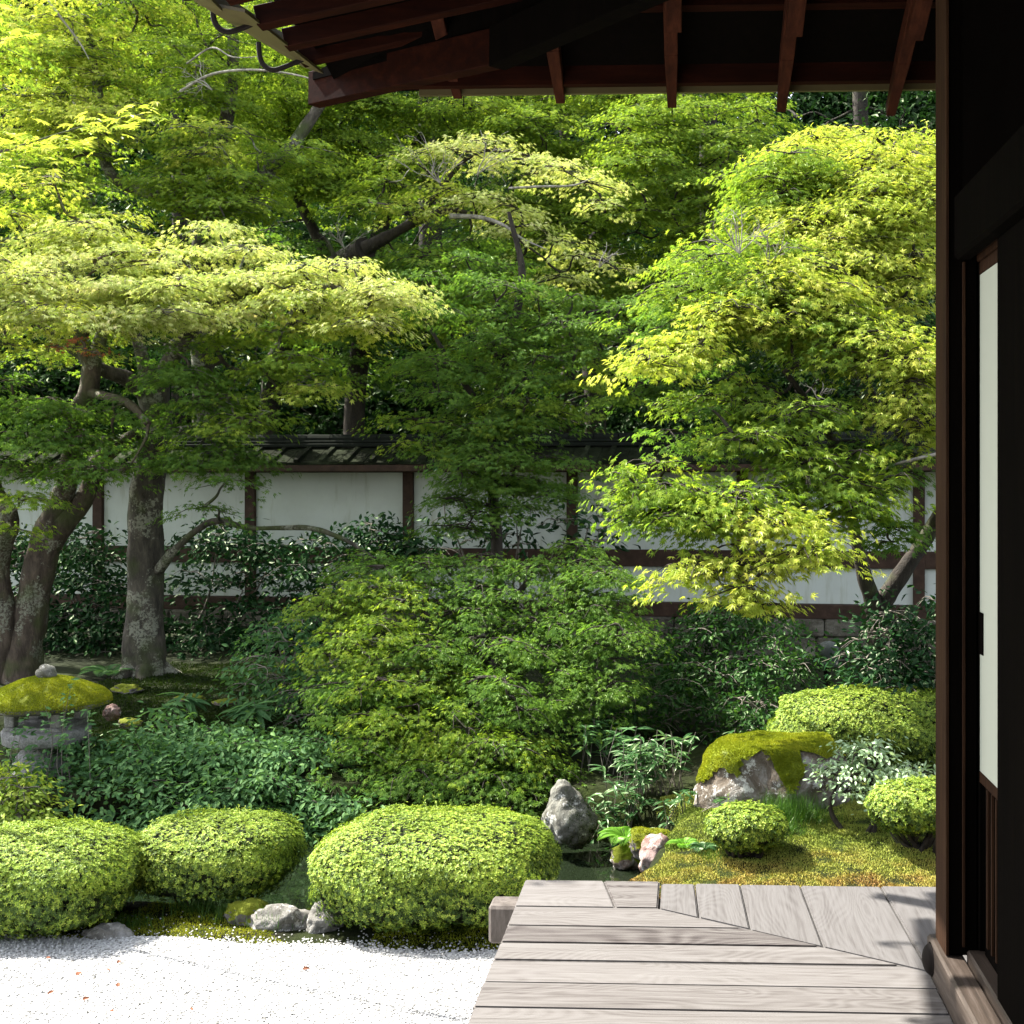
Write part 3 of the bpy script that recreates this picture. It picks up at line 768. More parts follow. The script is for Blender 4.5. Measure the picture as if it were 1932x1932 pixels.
# round metal nail covers under the hip rafter, tan gutter with its hooks on the left eave
g = Geo()
va = [P(572, 127, 5.35), P(372, 6, 4.25), P(120, -180, 3.2), P(-700, -800, 1.8)]
for a, b in zip(va[:-1], va[1:]):
    v = np.array([a, b, b + [.17, 0, -.035], a + [.09, 0, -.03]]); v = np.vstack([v, v + [0, 0, .012]])
    g.add(v, np.array([(3, 2, 1, 0), (4, 5, 6, 7), (0, 1, 5, 4), (1, 2, 6, 5), (2, 3, 7, 6), (3, 0, 4, 7)]))
    v = np.array([a, b, b + [-.004, 0, .09], a + [-.004, 0, .09]]); v = np.vstack([v, v + [.008, 0, 0]])
    g.add(v, np.array([(3, 2, 1, 0), (4, 5, 6, 7), (0, 1, 5, 4), (1, 2, 6, 5), (2, 3, 7, 6), (3, 0, 4, 7)]))
gut = g.build('gutter', M['tin'], roofo)
for hk in (((402, 8), (403, 34), (412, 52), (430, 60), (455, 54), (486, 40), 4.5), ((488, 80), (490, 105), (497, 122), (515, 132), (540, 125), (572, 112), 5.1), ((330, -60), (331, -30), (338, -12), (352, -4), (380, -10), (410, -22), 4.1)):
    g = Geo(); pts = [P(a, b, hk[-1]) for a, b in hk[:-1]]; tube(g, pts, [.011] * len(pts), 6, 4); g.build('bracket', M['iron'], gut)
for px, py, Yr, l in ((875, 180, 5.49, 22), (1268, 190, 5.49, 30), (1680, 190, 5.6, 26)):
    g = Geo(); a = P(px, py, Yr); b = P(px, py + l, Yr); tube(g, [a, b], [.003, .003], 5, 2)
    g.build('hook', M['iron'], roofo)

# ------------------------------------------------------------------ veranda
ver = thing('veranda', 'weathered grey wooden veranda of broad boards wrapping the temple corner', 'veranda', (.1, 4.2, 0))
def board(g, poly, th=.035, rnd=0, dz=0):
    bm = bmesh.new(); vs = [bm.verts.new((x, y, DK + dz)) for x, y in poly]
    f = bm.faces.new(vs); r = bmesh.ops.extrude_face_region(bm, geom=[f])
    for v in r['geom']:
        if isinstance(v, bmesh.types.BMVert): v.co.z -= th
    bmesh.ops.recalc_face_normals(bm, faces=bm.faces[:])
    bmesh.ops.bevel(bm, geom=[e for e in bm.edges if all(v.co.z > DK + dz - .001 for v in e.verts)], offset=.005, segments=2, affect='EDGES')
    frombm(g, bm, 0, rnd)
# mitre line from (−.10,4.33) to (.735,3.80)
mx0, my0 = -.10, 4.325
def mitre_x(y): return mx0 + (my0 - y) * (.835 / .52)
ys = [4.62, 4.327, 4.138, 3.985, 3.84, 3.67, 3.49, 3.30, 3.12, 2.93, 2.75, 2.56, 2.37, 2.2, 2.0, 1.8, 1.6, 1.4, 1.2, 1, .8, .6, .4, .2, 0, -.2, -.4, -.6, -.8, -1, -1.2, -1.4, -1.6, -1.8, -2, -2.2, -2.4, -2.6, -2.8, -3]
g = Geo()
for k in range(len(ys) - 1):
    a, b = ys[k], ys[k + 1] + .004; xl = -.605 - random.uniform(0, .006)
    ra = [.15, .62, .05, .7, .85, .55, .75, .6][k % 8]
    dz = random.uniform(-.0025, .0025)
    if k == 0:
        board(g, [(xl, b), (-.255, b), (-.315, a), (xl, a)], rnd=.9); board(g, [(-.252, b), (mx0 - .003, b), (mx0 - .003, a), (-.312, a)], rnd=.35)
    else:
        xr0 = min(.745, mitre_x(b)); xr1 = min(.745, mitre_x(a))
        if mitre_x(b) > .745 > mitre_x(a): poly = [(xl, b), (.745, b), (.745, my0 - (.745 - mx0) / (.835 / .52)), (xr1 - .003, a), (xl, a)]
        else: poly = [(xl, b), (xr0 - .003, b), (xr1 - .003, a), (xl, a)]
        board(g, poly, rnd=ra + .0, dz=dz)
g.build('floor_boards', M['deck_long'], ver)
g = Geo()
tops = [-.097, .07, .235, .37, .52, .68, .88, 1.08]   # x at the far edge
tops = [-.097, .135, .27, .425, .60, .71]
tops = [-.097, .03, .198, .422, .719, .95, 1.2, 1.45, 1.7, 1.95, 2.2, 2.45, 2.7, 2.95, 3.2]
shear = .03
def ymit(x): return my0 - (x - mx0) * (.52 / .835)
for k in range(len(tops) - 1):
    a, b = tops[k] + .002, tops[k + 1] - .002
    # boards lean slightly, cut along the mitre line
    def low(x):
        # intersection of x = xt + shear*(4.62-y)/1 with the mitre
        y = 4.3
        for _ in range(12): y = ymit(min(.9, x + shear * (4.62 - y) * (1 if x > -.05 else 0)))
        return x + shear * (4.62 - y) * (1 if x > -.05 else 0), y + .003
    p0, p1 = low(a), low(b)
    if p0[0] > .8: p0 = (a + .05, 3.80)
    if p1[0] > .8: p1 = (b + .05, 3.80)
    board(g, [p0, p1, (b, 4.60 - random.uniform(0, .004)), (a, 4.60 - random.uniform(0, .004))], rnd=random.random(), dz=random.uniform(-.0015, .0015))
g.build('floor_boards', M['deck_cross'], ver)
part('edge_beam', [(-.72, 3.2, 4.43, 4.55, DK - .175, DK - .038)], 'deck_end', ver, .01)
part('edge_beam', [(-.52, -.42, -3, 4.42, DK - .16, DK - .04)], 'deck_end', ver, .01)
for yy in (4.3, 3.0, 1.2, -.6, -2.4): part('support_post', [(-.53, -.42, yy - .06, yy + .06, -.05, DK - .162)], 'deck_end', ver, .008)
for xx in (.9, 2.4): part('support_post', [(xx, xx + .11, 4.43, 4.54, -.05, DK - .177)], 'deck_end', ver, .008)
# ------------------------------------------------------------------ trees
ALL = {}
# -- trees beyond the wall: dark evergreens with trunks
def evergreen(px, Yt, hz, rc, npad, label, trunk_r=.2, mats=('conifer',), leaf=.10, z0=2.6, tm=DIAM, dens=110, lean=0, group='dark evergreens beyond the wall'):
    b = P(px, 900, Yt); b[2] = float(height(b[0], b[1])) - .1
    t = Tree('evergreen_tree', label, 'tree', b, group, 'bark_dark', mats)
    top = b + np.array([lean, 0, hz])
    t.limb([b, b * .6 + top * .4 + [.1, 0, 0], b * .2 + top * .8, top], [trunk_r, trunk_r * .8, trunk_r * .45, .04], 10, 5, .1)
    for k in range(npad):
        u = rng.random(); zz = b[2] + z0 + (hz - z0) * u
        rad = rc * (1 - .75 * u) ** .8 * math.sqrt(rng.random() * .8 + .2); a = rng.random() * 6.28
        c = np.array([b[0] + lean * u + math.cos(a) * rad, b[1] + math.sin(a) * rad * .8, zz])
        rr = rng.uniform(.55, .9) * (1 - .4 * u)
        t.pad(c, rr, int(dens * rr * rr * 3.1), tm, leaf, droop=.45, flat=.09, tilt=.5)
    t.finish(twigs=0, r0=.02); return t
ev = [(-120, 19, 9, 2.2, 70, 'leftmost dark evergreen beyond the wall at the left edge of the picture', .22),
      (150, 21, 11, 2.4, 80, 'dark evergreen beyond the wall behind the forked old maple', .25),
      (330, 18.4, 10, 2.2, 80, 'dark evergreen beyond the wall behind the thick straight maple trunk', .16),
      (800, 20.5, 11.5, 2.4, 80, 'dark evergreen beyond the wall between the two black trunks', .25),
      (1060, 17.3, 10, 2.1, 80, 'dark evergreen with a black trunk standing just beyond the wall near the centre', .13),
      (1330, 20, 11, 2.3, 80, 'dark evergreen beyond the wall behind the dense hanging maple', .24),
      (1620, 17.6, 10.5, 2.6, 150, 'blue green evergreen showing under the right end of the eaves', .2),
      (1900, 19.5, 11, 2.4, 70, 'rightmost dark evergreen beyond the wall, behind the corner post', .24)]
for a in ev:
    lb = a[5]; evergreen(a[0], a[1], a[2], a[3], a[4], lb, a[6])
# a dark low row of undergrowth behind the wall roof
u = Tree('undergrowth_hedge', 'dark tall undergrowth rising right behind the roof of the wall', 'hedge', (-1, 17, .2), None, 'bark_dark', ('conifer',))
for px in range(-250, 2000, 46):
    for _ in range(4):
        Yc = rng.uniform(16.4, 18.5); c = P(px + rng.uniform(-30, 30), rng.uniform(640, 860), Yc); r_ = rng.uniform(.4, .6)
        u.pad(c, r_, int(120 * r_ * r_ * 3.1), OVAL, .11, droop=.5, flat=.12, tilt=.7)
for px in range(-250, 2000, 150): 
    c = P(px, 800, 17.4); u.limb([(c[0], 17.4, .1), (c[0] + .1, 17.4, 2.5)], [.03, .015], 6, 3, 0)
u.finish('stem', 'foliage', twigs=0, r0=.008)
# the far wood on the hill: nobody could count it
g = Geo()
for _ in range(3000):
    Yc = rng.uniform(19.5, 36); c = P(rng.uniform(-400, 2250), 0, Yc); hz = float(height(c[0], Yc)); c[2] = hz + rng.uniform(.1, 3.6 + max(0, Yc - 25) * 1.3) ** 1.05
    r_ = rng.uniform(.7, 1.2); disk_pad(g, c, r_, int(100 * r_ * r_ * 3), DIAM, .24, droop=.6, flat=.18, tilt=.7)
tag(g.build('far_wood', [M['conifer']]), 'dark dense wood covering the hill far beyond the wall', 'wood', kind='stuff')

# -- tall maples filling the back
def maple(label, base, group=None, bark='bark', mats=('maple', 'maple_bright', 'maple_cream', 'maple_deep', 'maple_red')):
    return Tree('maple_tree', label, 'tree', base, group, bark, mats)
G1 = 'tall maples growing in front of and behind the wall'
# T3: maple behind the left pair
t = maple('tall maple behind the two old maples with sunlit layers under the gutter', P(388, 910, 16.3) * [1, 1, 0] + [0, 0, .3], G1)
t.limb([t.root.location[:], P(385, 760, 16.2), P(380, 560, 15.5), P(392, 430, 14.6), P(410, 330, 14), P(440, 120, 13.6), P(430, -80, 13.6)], [.17, .15, .15, .16, .09, .07, .04])
t.limb([P(392, 440, 14.6), P(330, 380, 13.4), P(210, 330, 13.2), P(190, 200, 13.2), P(160, 30, 13)], [.12, .08, .06, .05, .03], 10)
t.limb([P(392, 420, 14.5), P(500, 330, 13.4), P(590, 220, 13.4), P(680, 60, 13.4)], [.12, .08, .06, .04], 10)
t.blob(300, 90, 13.5, 300, 130, .8, 46, (.45, .7), m=0, leaf=.042)
t.blob(120, 20, 13.2, 160, 150, .8, 20, (.45, .7), m=1, leaf=.042)
t.blob(160, 190, 12.6, 180, 60, .5, 16, (.4, .6), m=1, leaf=.042)
t.blob(380, 300, 12.8, 200, 70, .5, 20, (.4, .6), m=0, leaf=.042)
t.blob(380, 250, 12.4, 60, 15, .2, 4, (.35, .5), m=1, leaf=.042)
t.blob(450, 380, 12.8, 120, 50, .5, 12, (.4, .55), m=0, leaf=.042)
t.blob(90, 330, 12.8, 120, 60, .5, 10, (.4, .6), m=0, leaf=.042)
t.blob(280, -150, 13.5, 400, 100, 1, 26, (.5, .75), m=0, leaf=.045, dens=260)
t.palelimb([P(340, 172, 12.3), P(400, 140, 12.2), P(480, 132, 12.1), P(560, 142, 12.1), P(620, 160, 12.1)], [.014, .014, .012, .009, .003])
t.palelimb([P(352, 120, 12.4), P(400, 90, 12.3), P(440, 108, 12.2), P(500, 106, 12.2)], [.010, .009, .007, .002])
t.palelimb([P(90, 0, 12.4), P(120, 40, 12.3), P(150, 80, 12.3), P(168, 112, 12.3)], [.012, .012, .009, .004])
t.bare(400, 170, 12.2, .3, -.6, 3); t.finish()
# T4 centre-left back maple (mid green, layered)
t = maple('tall mid green maple filling the back just left of the centre above the wall', P(660, 910, 15.9) * [1, 1, 0] + [0, 0, .3], G1, 'bark_dark')
t.limb([t.root.location[:], P(670, 760, 15.9), P(690, 600, 15.8), P(720, 420, 15.7), P(800, 250, 15.7), P(900, 60, 15.6)], [.15, .13, .12, .1, .07, .04])
t.limb([P(690, 600, 15.8), P(600, 450, 15.6), P(540, 300, 15.5), P(560, 120, 15.4)], [.1, .07, .05, .03], 10)
t.blob(640, 260, 15.4, 200, 130, .8, 62, (.5, .75), m=0, leaf=.042)
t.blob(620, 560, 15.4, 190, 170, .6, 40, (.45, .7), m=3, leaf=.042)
t.blob(820, 220, 15.2, 160, 50, .5, 16, (.4, .6), m=0, leaf=.042)
t.blob(560, 160, 14.6, 160, 80, .5, 20, (.45, .65), m=0, leaf=.042)
t.blob(600, 30, 15.4, 330, 100, .8, 40, (.5, .75), m=0, leaf=.045, dens=350)
t.finish()
# T5 centre back maple
t = maple('tall maple in the centre behind the wall with branches under the rafters', P(1130, 910, 16.2) * [1, 1, 0] + [0, 0, .3], G1, 'bark_dark')
t.limb([t.root.location[:], P(1120, 700, 16.2), P(1090, 500, 16), P(1020, 300, 15.8), P(1040, 180, 15.8), P(1100, 40, 15.8)], [.16, .14, .12, .09, .06, .04])
t.limb([P(1060, 400, 15.9), P(950, 200, 15.7), P(900, 110, 15.7)], [.08, .06, .04], 10)
t.limb([P(1090, 500, 16), P(1200, 340, 15.7), P(1330, 200, 15.6)], [.09, .06, .04], 10)
t.blob(1010, 200, 14.9, 220, 70, .6, 22, (.45, .65), m=0, leaf=.042)
t.blob(1120, 430, 15.2, 250, 180, .7, 66, (.5, .7), m=0, leaf=.042)
t.blob(1290, 300, 14.2, 220, 120, .6, 52, (.45, .65), m=0, leaf=.042)
t.blob(880, 560, 14.8, 260, 150, .5, 46, (.45, .65), m=0, leaf=.042)
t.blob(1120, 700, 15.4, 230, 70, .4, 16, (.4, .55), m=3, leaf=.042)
t.blob(1200, 100, 15.4, 340, 110, .8, 44, (.5, .75), m=0, leaf=.045, dens=350)
t.finish()
# C: the maple whose pale sunlit arms cross the centre
t = maple('maple with a long arching grey branch carrying pale sunlit sprays in the centre', P(508, 910, 16.6) * [1, 1, 0] + [0, 0, .3], G1, 'bark_dark')
t.limb([t.root.location[:], P(509, 760, 16.5), P(540, 640, 15.6), P(610, 520, 14.2), P(690, 468, 13.2)], [.15, .14, .12, .11, .12])
t.limb([P(690, 468, 13.2), P(760, 432, 13), P(830, 400, 12.9), P(900, 407, 12.8), P(960, 440, 12.7), P(1030, 490, 12.6)], [.08, .05, .037, .026, .018, .008], 10)
t.limb([P(700, 462, 13.2), P(790, 405, 13), P(880, 300, 12.9), P(960, 285, 12.8), P(1060, 320, 12.7), P(1130, 365, 12.6)], [.05, .035, .022, .015, .010, .006], 9)
t.limb([P(645, 520, 13.3), P(620, 460, 13.3), P(600, 440, 13.2)], [.03, .02, .01], 7)
for px, py, r_, mm in ((790, 290, .5, 0), (850, 268, .5, 2), (920, 262, .55, 2), (985, 285, .5, 2), (1050, 312, .5, 2), (1110, 340, .45, 2), (1150, 372, .3, 2), (840, 345, .45, 1), (905, 368, .5, 2), (975, 392, .42, 2),
                    (985, 425, .4, 2), (1040, 450, .42, 2), (1090, 478, .38, 2), (1150, 494, .3, 2), (1050, 515, .35, 2), (1010, 540, .3, 2), (740, 330, .5, 0), (700, 380, .5, 0), (760, 385, .4, 1), (720, 540, .4, 0), (800, 470, .45, 0)):
    for q in range(2):
        c = P(px + rng.uniform(-12, 12), py + rng.uniform(-6, 12), 12.7 + rng.uniform(-.25, .25)); t.pad(c, r_, int(330 * r_ * r_ * 3.1), MAPLE5, .042, m=mm, asp=.8)
t.blob(860, 480, 13.2, 160, 60, .4, 12, (.4, .6), m=3, leaf=.042)
t.bare(650, 470, 12.9, .28, 0, 4); t.bare(830, 345, 12.2, .34, -.7, 6); t.bare(900, 330, 12.2, .3, .5, 4)
t.palelimb([P(850, 408, 12.6), P(905, 410, 12.4), P(950, 425, 12.3), P(985, 450, 12.3), P(1030, 470, 12.2)], [.03, .022, .018, .012, .005])
t.palelimb([P(960, 355, 12.3), P(1020, 352, 12.2), P(1080, 350, 12.2), P(1120, 335, 12.2)], [.012, .012, .01, .004])
t.bare(1130, 505, 12.2, .2, .5, 3); t.finish(twigs=6)
# hanging column of maple in the middle, in front of the wall
t = maple('slim maple in front of the wall whose layers hang like a column in the centre', gz(935, 1130, 12.2), G1, 'bark_dark')
t.limb([t.root.location[:], P(938, 1040, 12.2), P(930, 930, 12.2), P(932, 800, 12.1), P(960, 650, 12), P(985, 520, 12), P(960, 400, 12)], [.07, .06, .055, .05, .045, .035, .02])
t.limb([P(932, 800, 12.1), P(860, 700, 12), P(800, 600, 12)], [.035, .025, .015], 8)
t.limb([P(960, 640, 12), P(1060, 600, 12), P(1230, 575, 12), P(1300, 560, 12)], [.03, .025, .02, .012], 8)
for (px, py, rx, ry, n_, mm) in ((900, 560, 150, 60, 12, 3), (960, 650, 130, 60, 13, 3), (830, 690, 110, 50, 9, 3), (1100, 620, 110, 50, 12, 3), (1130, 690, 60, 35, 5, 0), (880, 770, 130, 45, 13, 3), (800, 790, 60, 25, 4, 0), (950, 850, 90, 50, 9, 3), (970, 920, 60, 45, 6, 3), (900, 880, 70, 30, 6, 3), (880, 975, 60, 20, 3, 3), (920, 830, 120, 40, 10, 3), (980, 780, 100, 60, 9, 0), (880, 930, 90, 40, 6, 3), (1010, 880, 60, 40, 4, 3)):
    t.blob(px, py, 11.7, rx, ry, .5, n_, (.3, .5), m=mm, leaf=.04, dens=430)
t.finish(twigs=5)

# -- the two old maples on the left
t = maple('old maple with the thick straight lichened trunk and a long low side branch', gz(272, 1285, 12), 'two old maples on the mossy bank')
b0 = np.array(t.root.location[:])
t.limb([b0 + [0, 0, -.15], b0 + [0, 0, .03], P(272, 1200, 12), P(275, 1110, 12), P(272, 1000, 12), P(282, 900, 12), P(297, 810, 12), P(285, 745, 12)], [.28, .215, .185, .17, .17, .16, .15, .13], 30, 12, .17)
for an, l in ((2.6, .5), (.3, .45), (-1.2, .35), (-2.2, .4)):
    t.limb([b0 + [0, 0, .2], b0 + [math.cos(an) * .22, math.sin(an) * .22, .02], b0 + [math.cos(an) * l, math.sin(an) * l, -.08]], [.1, .08, .03], 10, 4, .15, False)
t.limb([P(290, 760, 12), P(272, 690, 12), P(262, 650, 12), P(240, 600, 11.8), P(180, 540, 11.6)], [.12, .07, .06, .05, .03], 14)
t.limb([P(285, 750, 12), P(240, 715, 11.8), P(180, 690, 11.6), P(60, 600, 11.3)], [.1, .08, .06, .03], 12)
t.limb([P(300, 790, 12), P(310, 700, 12), P(350, 640, 11.8), P(370, 600, 11.6), P(440, 560, 11.3), P(600, 540, 11), P(700, 560, 10.8)], [.1, .075, .08, .07, .045, .03, .01], 12)
t.limb([P(352, 640, 11.8), P(400, 650, 11.6), P(430, 690, 11.5), P(500, 710, 11.3)], [.03, .025, .02, .01], 7)
t.limb([P(300, 1075, 11.95), P(325, 1042, 11.8), P(372, 1000, 11.7), P(410, 983, 11.7), P(470, 996, 11.6), P(530, 996, 11.6), P(590, 997, 11.5), P(650, 1018, 11.4), P(700, 1048, 11.3)], [.06, .04, .03, .033, .025, .024, .027, .02, .011], 12, 5, .25)
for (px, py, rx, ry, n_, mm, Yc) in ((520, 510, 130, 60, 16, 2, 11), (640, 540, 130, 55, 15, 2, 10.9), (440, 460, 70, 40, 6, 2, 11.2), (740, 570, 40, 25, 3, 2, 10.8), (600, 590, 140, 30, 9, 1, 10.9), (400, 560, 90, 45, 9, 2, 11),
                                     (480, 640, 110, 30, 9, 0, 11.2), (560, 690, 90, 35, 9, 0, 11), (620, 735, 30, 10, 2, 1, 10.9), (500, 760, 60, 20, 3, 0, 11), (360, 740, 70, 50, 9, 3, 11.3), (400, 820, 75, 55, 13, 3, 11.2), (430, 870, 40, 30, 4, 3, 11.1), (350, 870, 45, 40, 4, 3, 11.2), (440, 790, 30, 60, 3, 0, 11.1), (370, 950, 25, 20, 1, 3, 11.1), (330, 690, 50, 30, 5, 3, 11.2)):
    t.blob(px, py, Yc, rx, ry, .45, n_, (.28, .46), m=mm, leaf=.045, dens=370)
t.finish(twigs=5)
t = maple('forked old maple with a leaning mossy trunk behind the stone lantern', gz(42, 1292, 11.6), 'two old maples on the mossy bank', 'bark_warm')
b0 = np.array(t.root.location[:])
t.limb([b0 + [0, 0, -.15], b0 + [.0, 0, .03], P(50, 1200, 11.6), P(68, 1110, 11.6), P(85, 1020, 11.6), P(112, 950, 11.6), P(132, 880, 11.5), P(140, 800, 11.5), P(165, 740, 11.4), P(172, 690, 11.4)], [.23, .19, .165, .15, .14, .115, .09, .08, .09, .08], 28, 11, .24)
t.limb([P(80, 1040, 11.6), P(125, 985, 11.6), P(165, 930, 11.7), P(180, 880, 11.8), P(215, 845, 11.8), P(262, 815, 11.9)], [.13, .105, .085, .08, .07, .05], 18, 7, .25)
t.limb([b0 + [-.2, 0, 0], P(10, 1180, 11.5), P(-5, 1060, 11.5), P(15, 980, 11.4), P(-12, 920, 11.4), P(-40, 800, 11.3), P(-60, 640, 11.2)], [.16, .12, .11, .1, .075, .06, .04], 16, 7, .25)
t.limb([P(172, 690, 11.4), P(150, 640, 11.3), P(155, 590, 11.1), P(90, 520, 10.9)], [.08, .06, .05, .02], 12)
t.limb([P(172, 700, 11.4), P(200, 600, 11.4), P(205, 520, 11.2)], [.07, .05, .03], 12)
t.limb([P(165, 740, 11.4), P(240, 760, 11), P(280, 800, 10.8)], [.05, .04, .03], 10)
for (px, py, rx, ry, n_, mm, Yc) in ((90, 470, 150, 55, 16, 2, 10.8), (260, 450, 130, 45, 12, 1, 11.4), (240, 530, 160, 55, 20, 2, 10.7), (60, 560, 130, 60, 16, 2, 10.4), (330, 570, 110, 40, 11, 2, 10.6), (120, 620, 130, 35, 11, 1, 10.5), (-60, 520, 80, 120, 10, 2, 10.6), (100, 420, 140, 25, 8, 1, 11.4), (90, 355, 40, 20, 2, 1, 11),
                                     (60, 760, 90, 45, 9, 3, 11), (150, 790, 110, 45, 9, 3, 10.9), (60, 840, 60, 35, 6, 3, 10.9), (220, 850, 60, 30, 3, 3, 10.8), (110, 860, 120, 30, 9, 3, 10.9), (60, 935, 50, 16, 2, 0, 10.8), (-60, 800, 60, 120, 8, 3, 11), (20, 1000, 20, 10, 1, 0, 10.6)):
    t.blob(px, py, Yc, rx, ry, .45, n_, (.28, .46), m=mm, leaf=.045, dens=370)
for px, py in ((100, 650), (150, 635), (175, 660)):
    t.pad(P(px, py, 10.3), .12, 25, MAPLE5, .035, m=4)
t.finish(twigs=5)
# near sprig with big leaves at the left edge
t = maple('near maple reaching in from the left edge with large yellow green leaves', (-5.2, 7.0, 0.), None, 'bark')
t.limb([(-5.2, 7.0, -.35), (-5.15, 6.9, 1.2), (-4.9, 6.4, 2.4), P(-160, 300, 5.9), P(-40, 280, 5.8)], [.06, .05, .02, .008, .004])
t.limb([P(-160, 300, 5.9), P(-20, 290, 5.8), P(80, 262, 5.8), P(180, 232, 5.9), P(270, 215, 6.0)], [.012, .008, .005, .004, .002], 6, 5, 0)
t.limb([P(-160, 300, 5.9), P(-120, 150, 5.9), P(-40, 90, 5.9), P(40, 70, 5.95)], [.012, .008, .005, .002], 6, 5, 0)
def spr(cx, cy, sx_, sy_, n_, Yc, lf):
    for k in range(n_):
        c = P(cx + rng.normal(0, sx_), cy + rng.normal(0, sy_), Yc + rng.uniform(-.15, .15))
        dr = np.array([rng.normal(0.3, .6), rng.normal(-.3, .5), -.35 + rng.normal(0, .2)])
        scatter(t.leaf, MAPLE7, c[None], np.array([[rng.normal(0, .35), rng.normal(-.25, .3), 1.]]), dr[None], np.array([lf * rng.uniform(.8, 1.1)]), 1)
spr(40, 290, 35, 16, 40, 5.8, .062); spr(110, 270, 35, 14, 40, 5.8, .062); spr(190, 238, 35, 14, 36, 5.9, .06); spr(258, 222, 22, 12, 22, 6.0, .058); spr(0, 330, 16, 12, 5, 5.8, .062); spr(10, 265, 22, 10, 9, 5.8, .062)
spr(10, 50, 24, 22, 18, 5.95, .058); spr(40, 75, 16, 10, 7, 5.95, .058)
t.finish(twigs=0)
# -- R: big bright maple on the right
t = maple('bright maple on the right with a dark forked trunk and cascading sprays', gz(1652, 1215, 9.8), None, 'bark_dark')
b0 = np.array(t.root.location[:])
t.limb([b0 + [0, 0, -.1], P(1655, 1180, 9.8), P(1652, 1145, 9.8)], [.1, .08, .085], 16, 6, .15)
t.limb([P(1655, 1155, 9.8), P(1632, 1090, 9.7), P(1612, 1000, 9.6), P(1600, 940, 9.5), P(1585, 860, 9.4), P(1540, 780, 9.2), P(1480, 700, 9)], [.075, .06, .05, .045, .04, .03, .02], 14, 6, .2)
t.limb([P(1655, 1150, 9.8), P(1692, 1095, 9.8), P(1738, 1030, 9.8), P(1762, 990, 9.8), P(1800, 930, 9.8), P(1810, 850, 9.8), P(1720, 740, 9.7), P(1660, 620, 9.8), P(1600, 480, 10)], [.08, .07, .06, .06, .06, .05, .04, .035, .025], 14, 6, .2)
t.limb([P(1800, 850, 9.8), P(1720, 868, 9.4), P(1680, 905, 9.2), P(1600, 960, 8.8), P(1450, 1000, 8.3)], [.035, .025, .02, .018, .008], 9)
t.limb([P(1720, 850, 9.6), P(1680, 800, 9.6), P(1655, 755, 9.6), P(1630, 700, 9.5)], [.02, .022, .02, .01], 9)
t.limb([P(1600, 480, 10), P(1500, 380, 10.3), P(1400, 300, 10.5)], [.03, .02, .01], 8)
t.limb([P(1760, 990, 9.8), P(1775, 960, 9.6)], [.05, .045], 10)
for (px, py, rx, ry, n_, mm, Yc, dd) in ((1620, 290, 170, 60, 22, 1, 10.8, .6), (1500, 350, 130, 80, 24, 0, 10.5, .6), (1690, 380, 120, 90, 26, 1, 10.2, .6), (1540, 430, 130, 60, 20, 1, 10, .5), (1650, 500, 130, 60, 20, 1, 9.8, .5), (1420, 470, 110, 50, 14, 0, 9.8, .5),
                                         (1370, 540, 120, 45, 14, 0, 9.2, .4), (1480, 520, 90, 40, 9, 1, 9.1, .4), (1390, 590, 110, 30, 9, 1, 8.8, .3), (1290, 640, 60, 18, 4, 1, 8.6, .2), (1225, 690, 25, 12, 2, 1, 8.5, .1), (1560, 590, 90, 40, 10, 0, 9.2, .3), (1650, 640, 110, 50, 14, 1, 9, .4), (1740, 700, 60, 60, 9, 1, 8.8, .3), (1580, 660, 80, 25, 5, 0, 9, .3), (1720, 790, 50, 60, 6, 1, 8.8, .3), (1310, 600, 60, 40, 6, 3, 9.4, .3),
                                         (1360, 745, 110, 28, 8, 0, 8.9, .3), (1510, 770, 90, 28, 7, 0, 8.7, .3), (1420, 830, 110, 28, 8, 0, 8.4, .3), (1300, 800, 60, 20, 3, 3, 8.6, .2), (1540, 880, 90, 30, 7, 0, 8.4, .3), (1440, 790, 120, 30, 5, 3, 8.9, .3), (1660, 860, 70, 30, 5, 3, 8.9, .3),
                                         (1250, 915, 80, 24, 7, 0, 7.9, .25), (1190, 945, 40, 10, 2, 0, 7.9, .1), (1380, 930, 90, 24, 7, 0, 7.9, .25), (1560, 930, 80, 30, 6, 0, 8.2, .3), (1650, 930, 60, 26, 5, 0, 8.4, .2), (1700, 1000, 35, 20, 2, 3, 8.4, .2), (1300, 980, 70, 22, 5, 0, 7.8, .2), (1440, 985, 100, 20, 6, 1, 7.7, .2), (1560, 1020, 50, 16, 3, 1, 7.6, .1),
                                         (1330, 1045, 60, 12, 4, 1, 7.6, .15), (1420, 1060, 50, 12, 3, 1, 7.5, .1), (1390, 1095, 50, 10, 3, 1, 7.5, .1)):
    rr = (.3, .46) if Yc > 9 else (.2, .34)
    t.blob(px, py, Yc, rx, ry, dd, int(n_ * (1.85 if Yc > 8.7 else 1.6)), rr, m=mm, leaf=.043 if Yc > 8.7 else .045, dens=450, tmpl=MAPLE5 if Yc > 8.5 else MAPLE7, tier=.15, droop=.42, asp=.8)
t.bare(1395, 478, 9.1, .22, 0, 6); t.bare(1450, 500, 9.1, .22, .3, 4); t.bare(1545, 755, 8.6, .10, 0, 3)
t.palelimb([P(1640, 905, 8.7), P(1680, 880, 8.6), P(1720, 868, 8.5), P(1775, 855, 8.5)], [.008, .01, .012, .014]); t.finish(twigs=5)

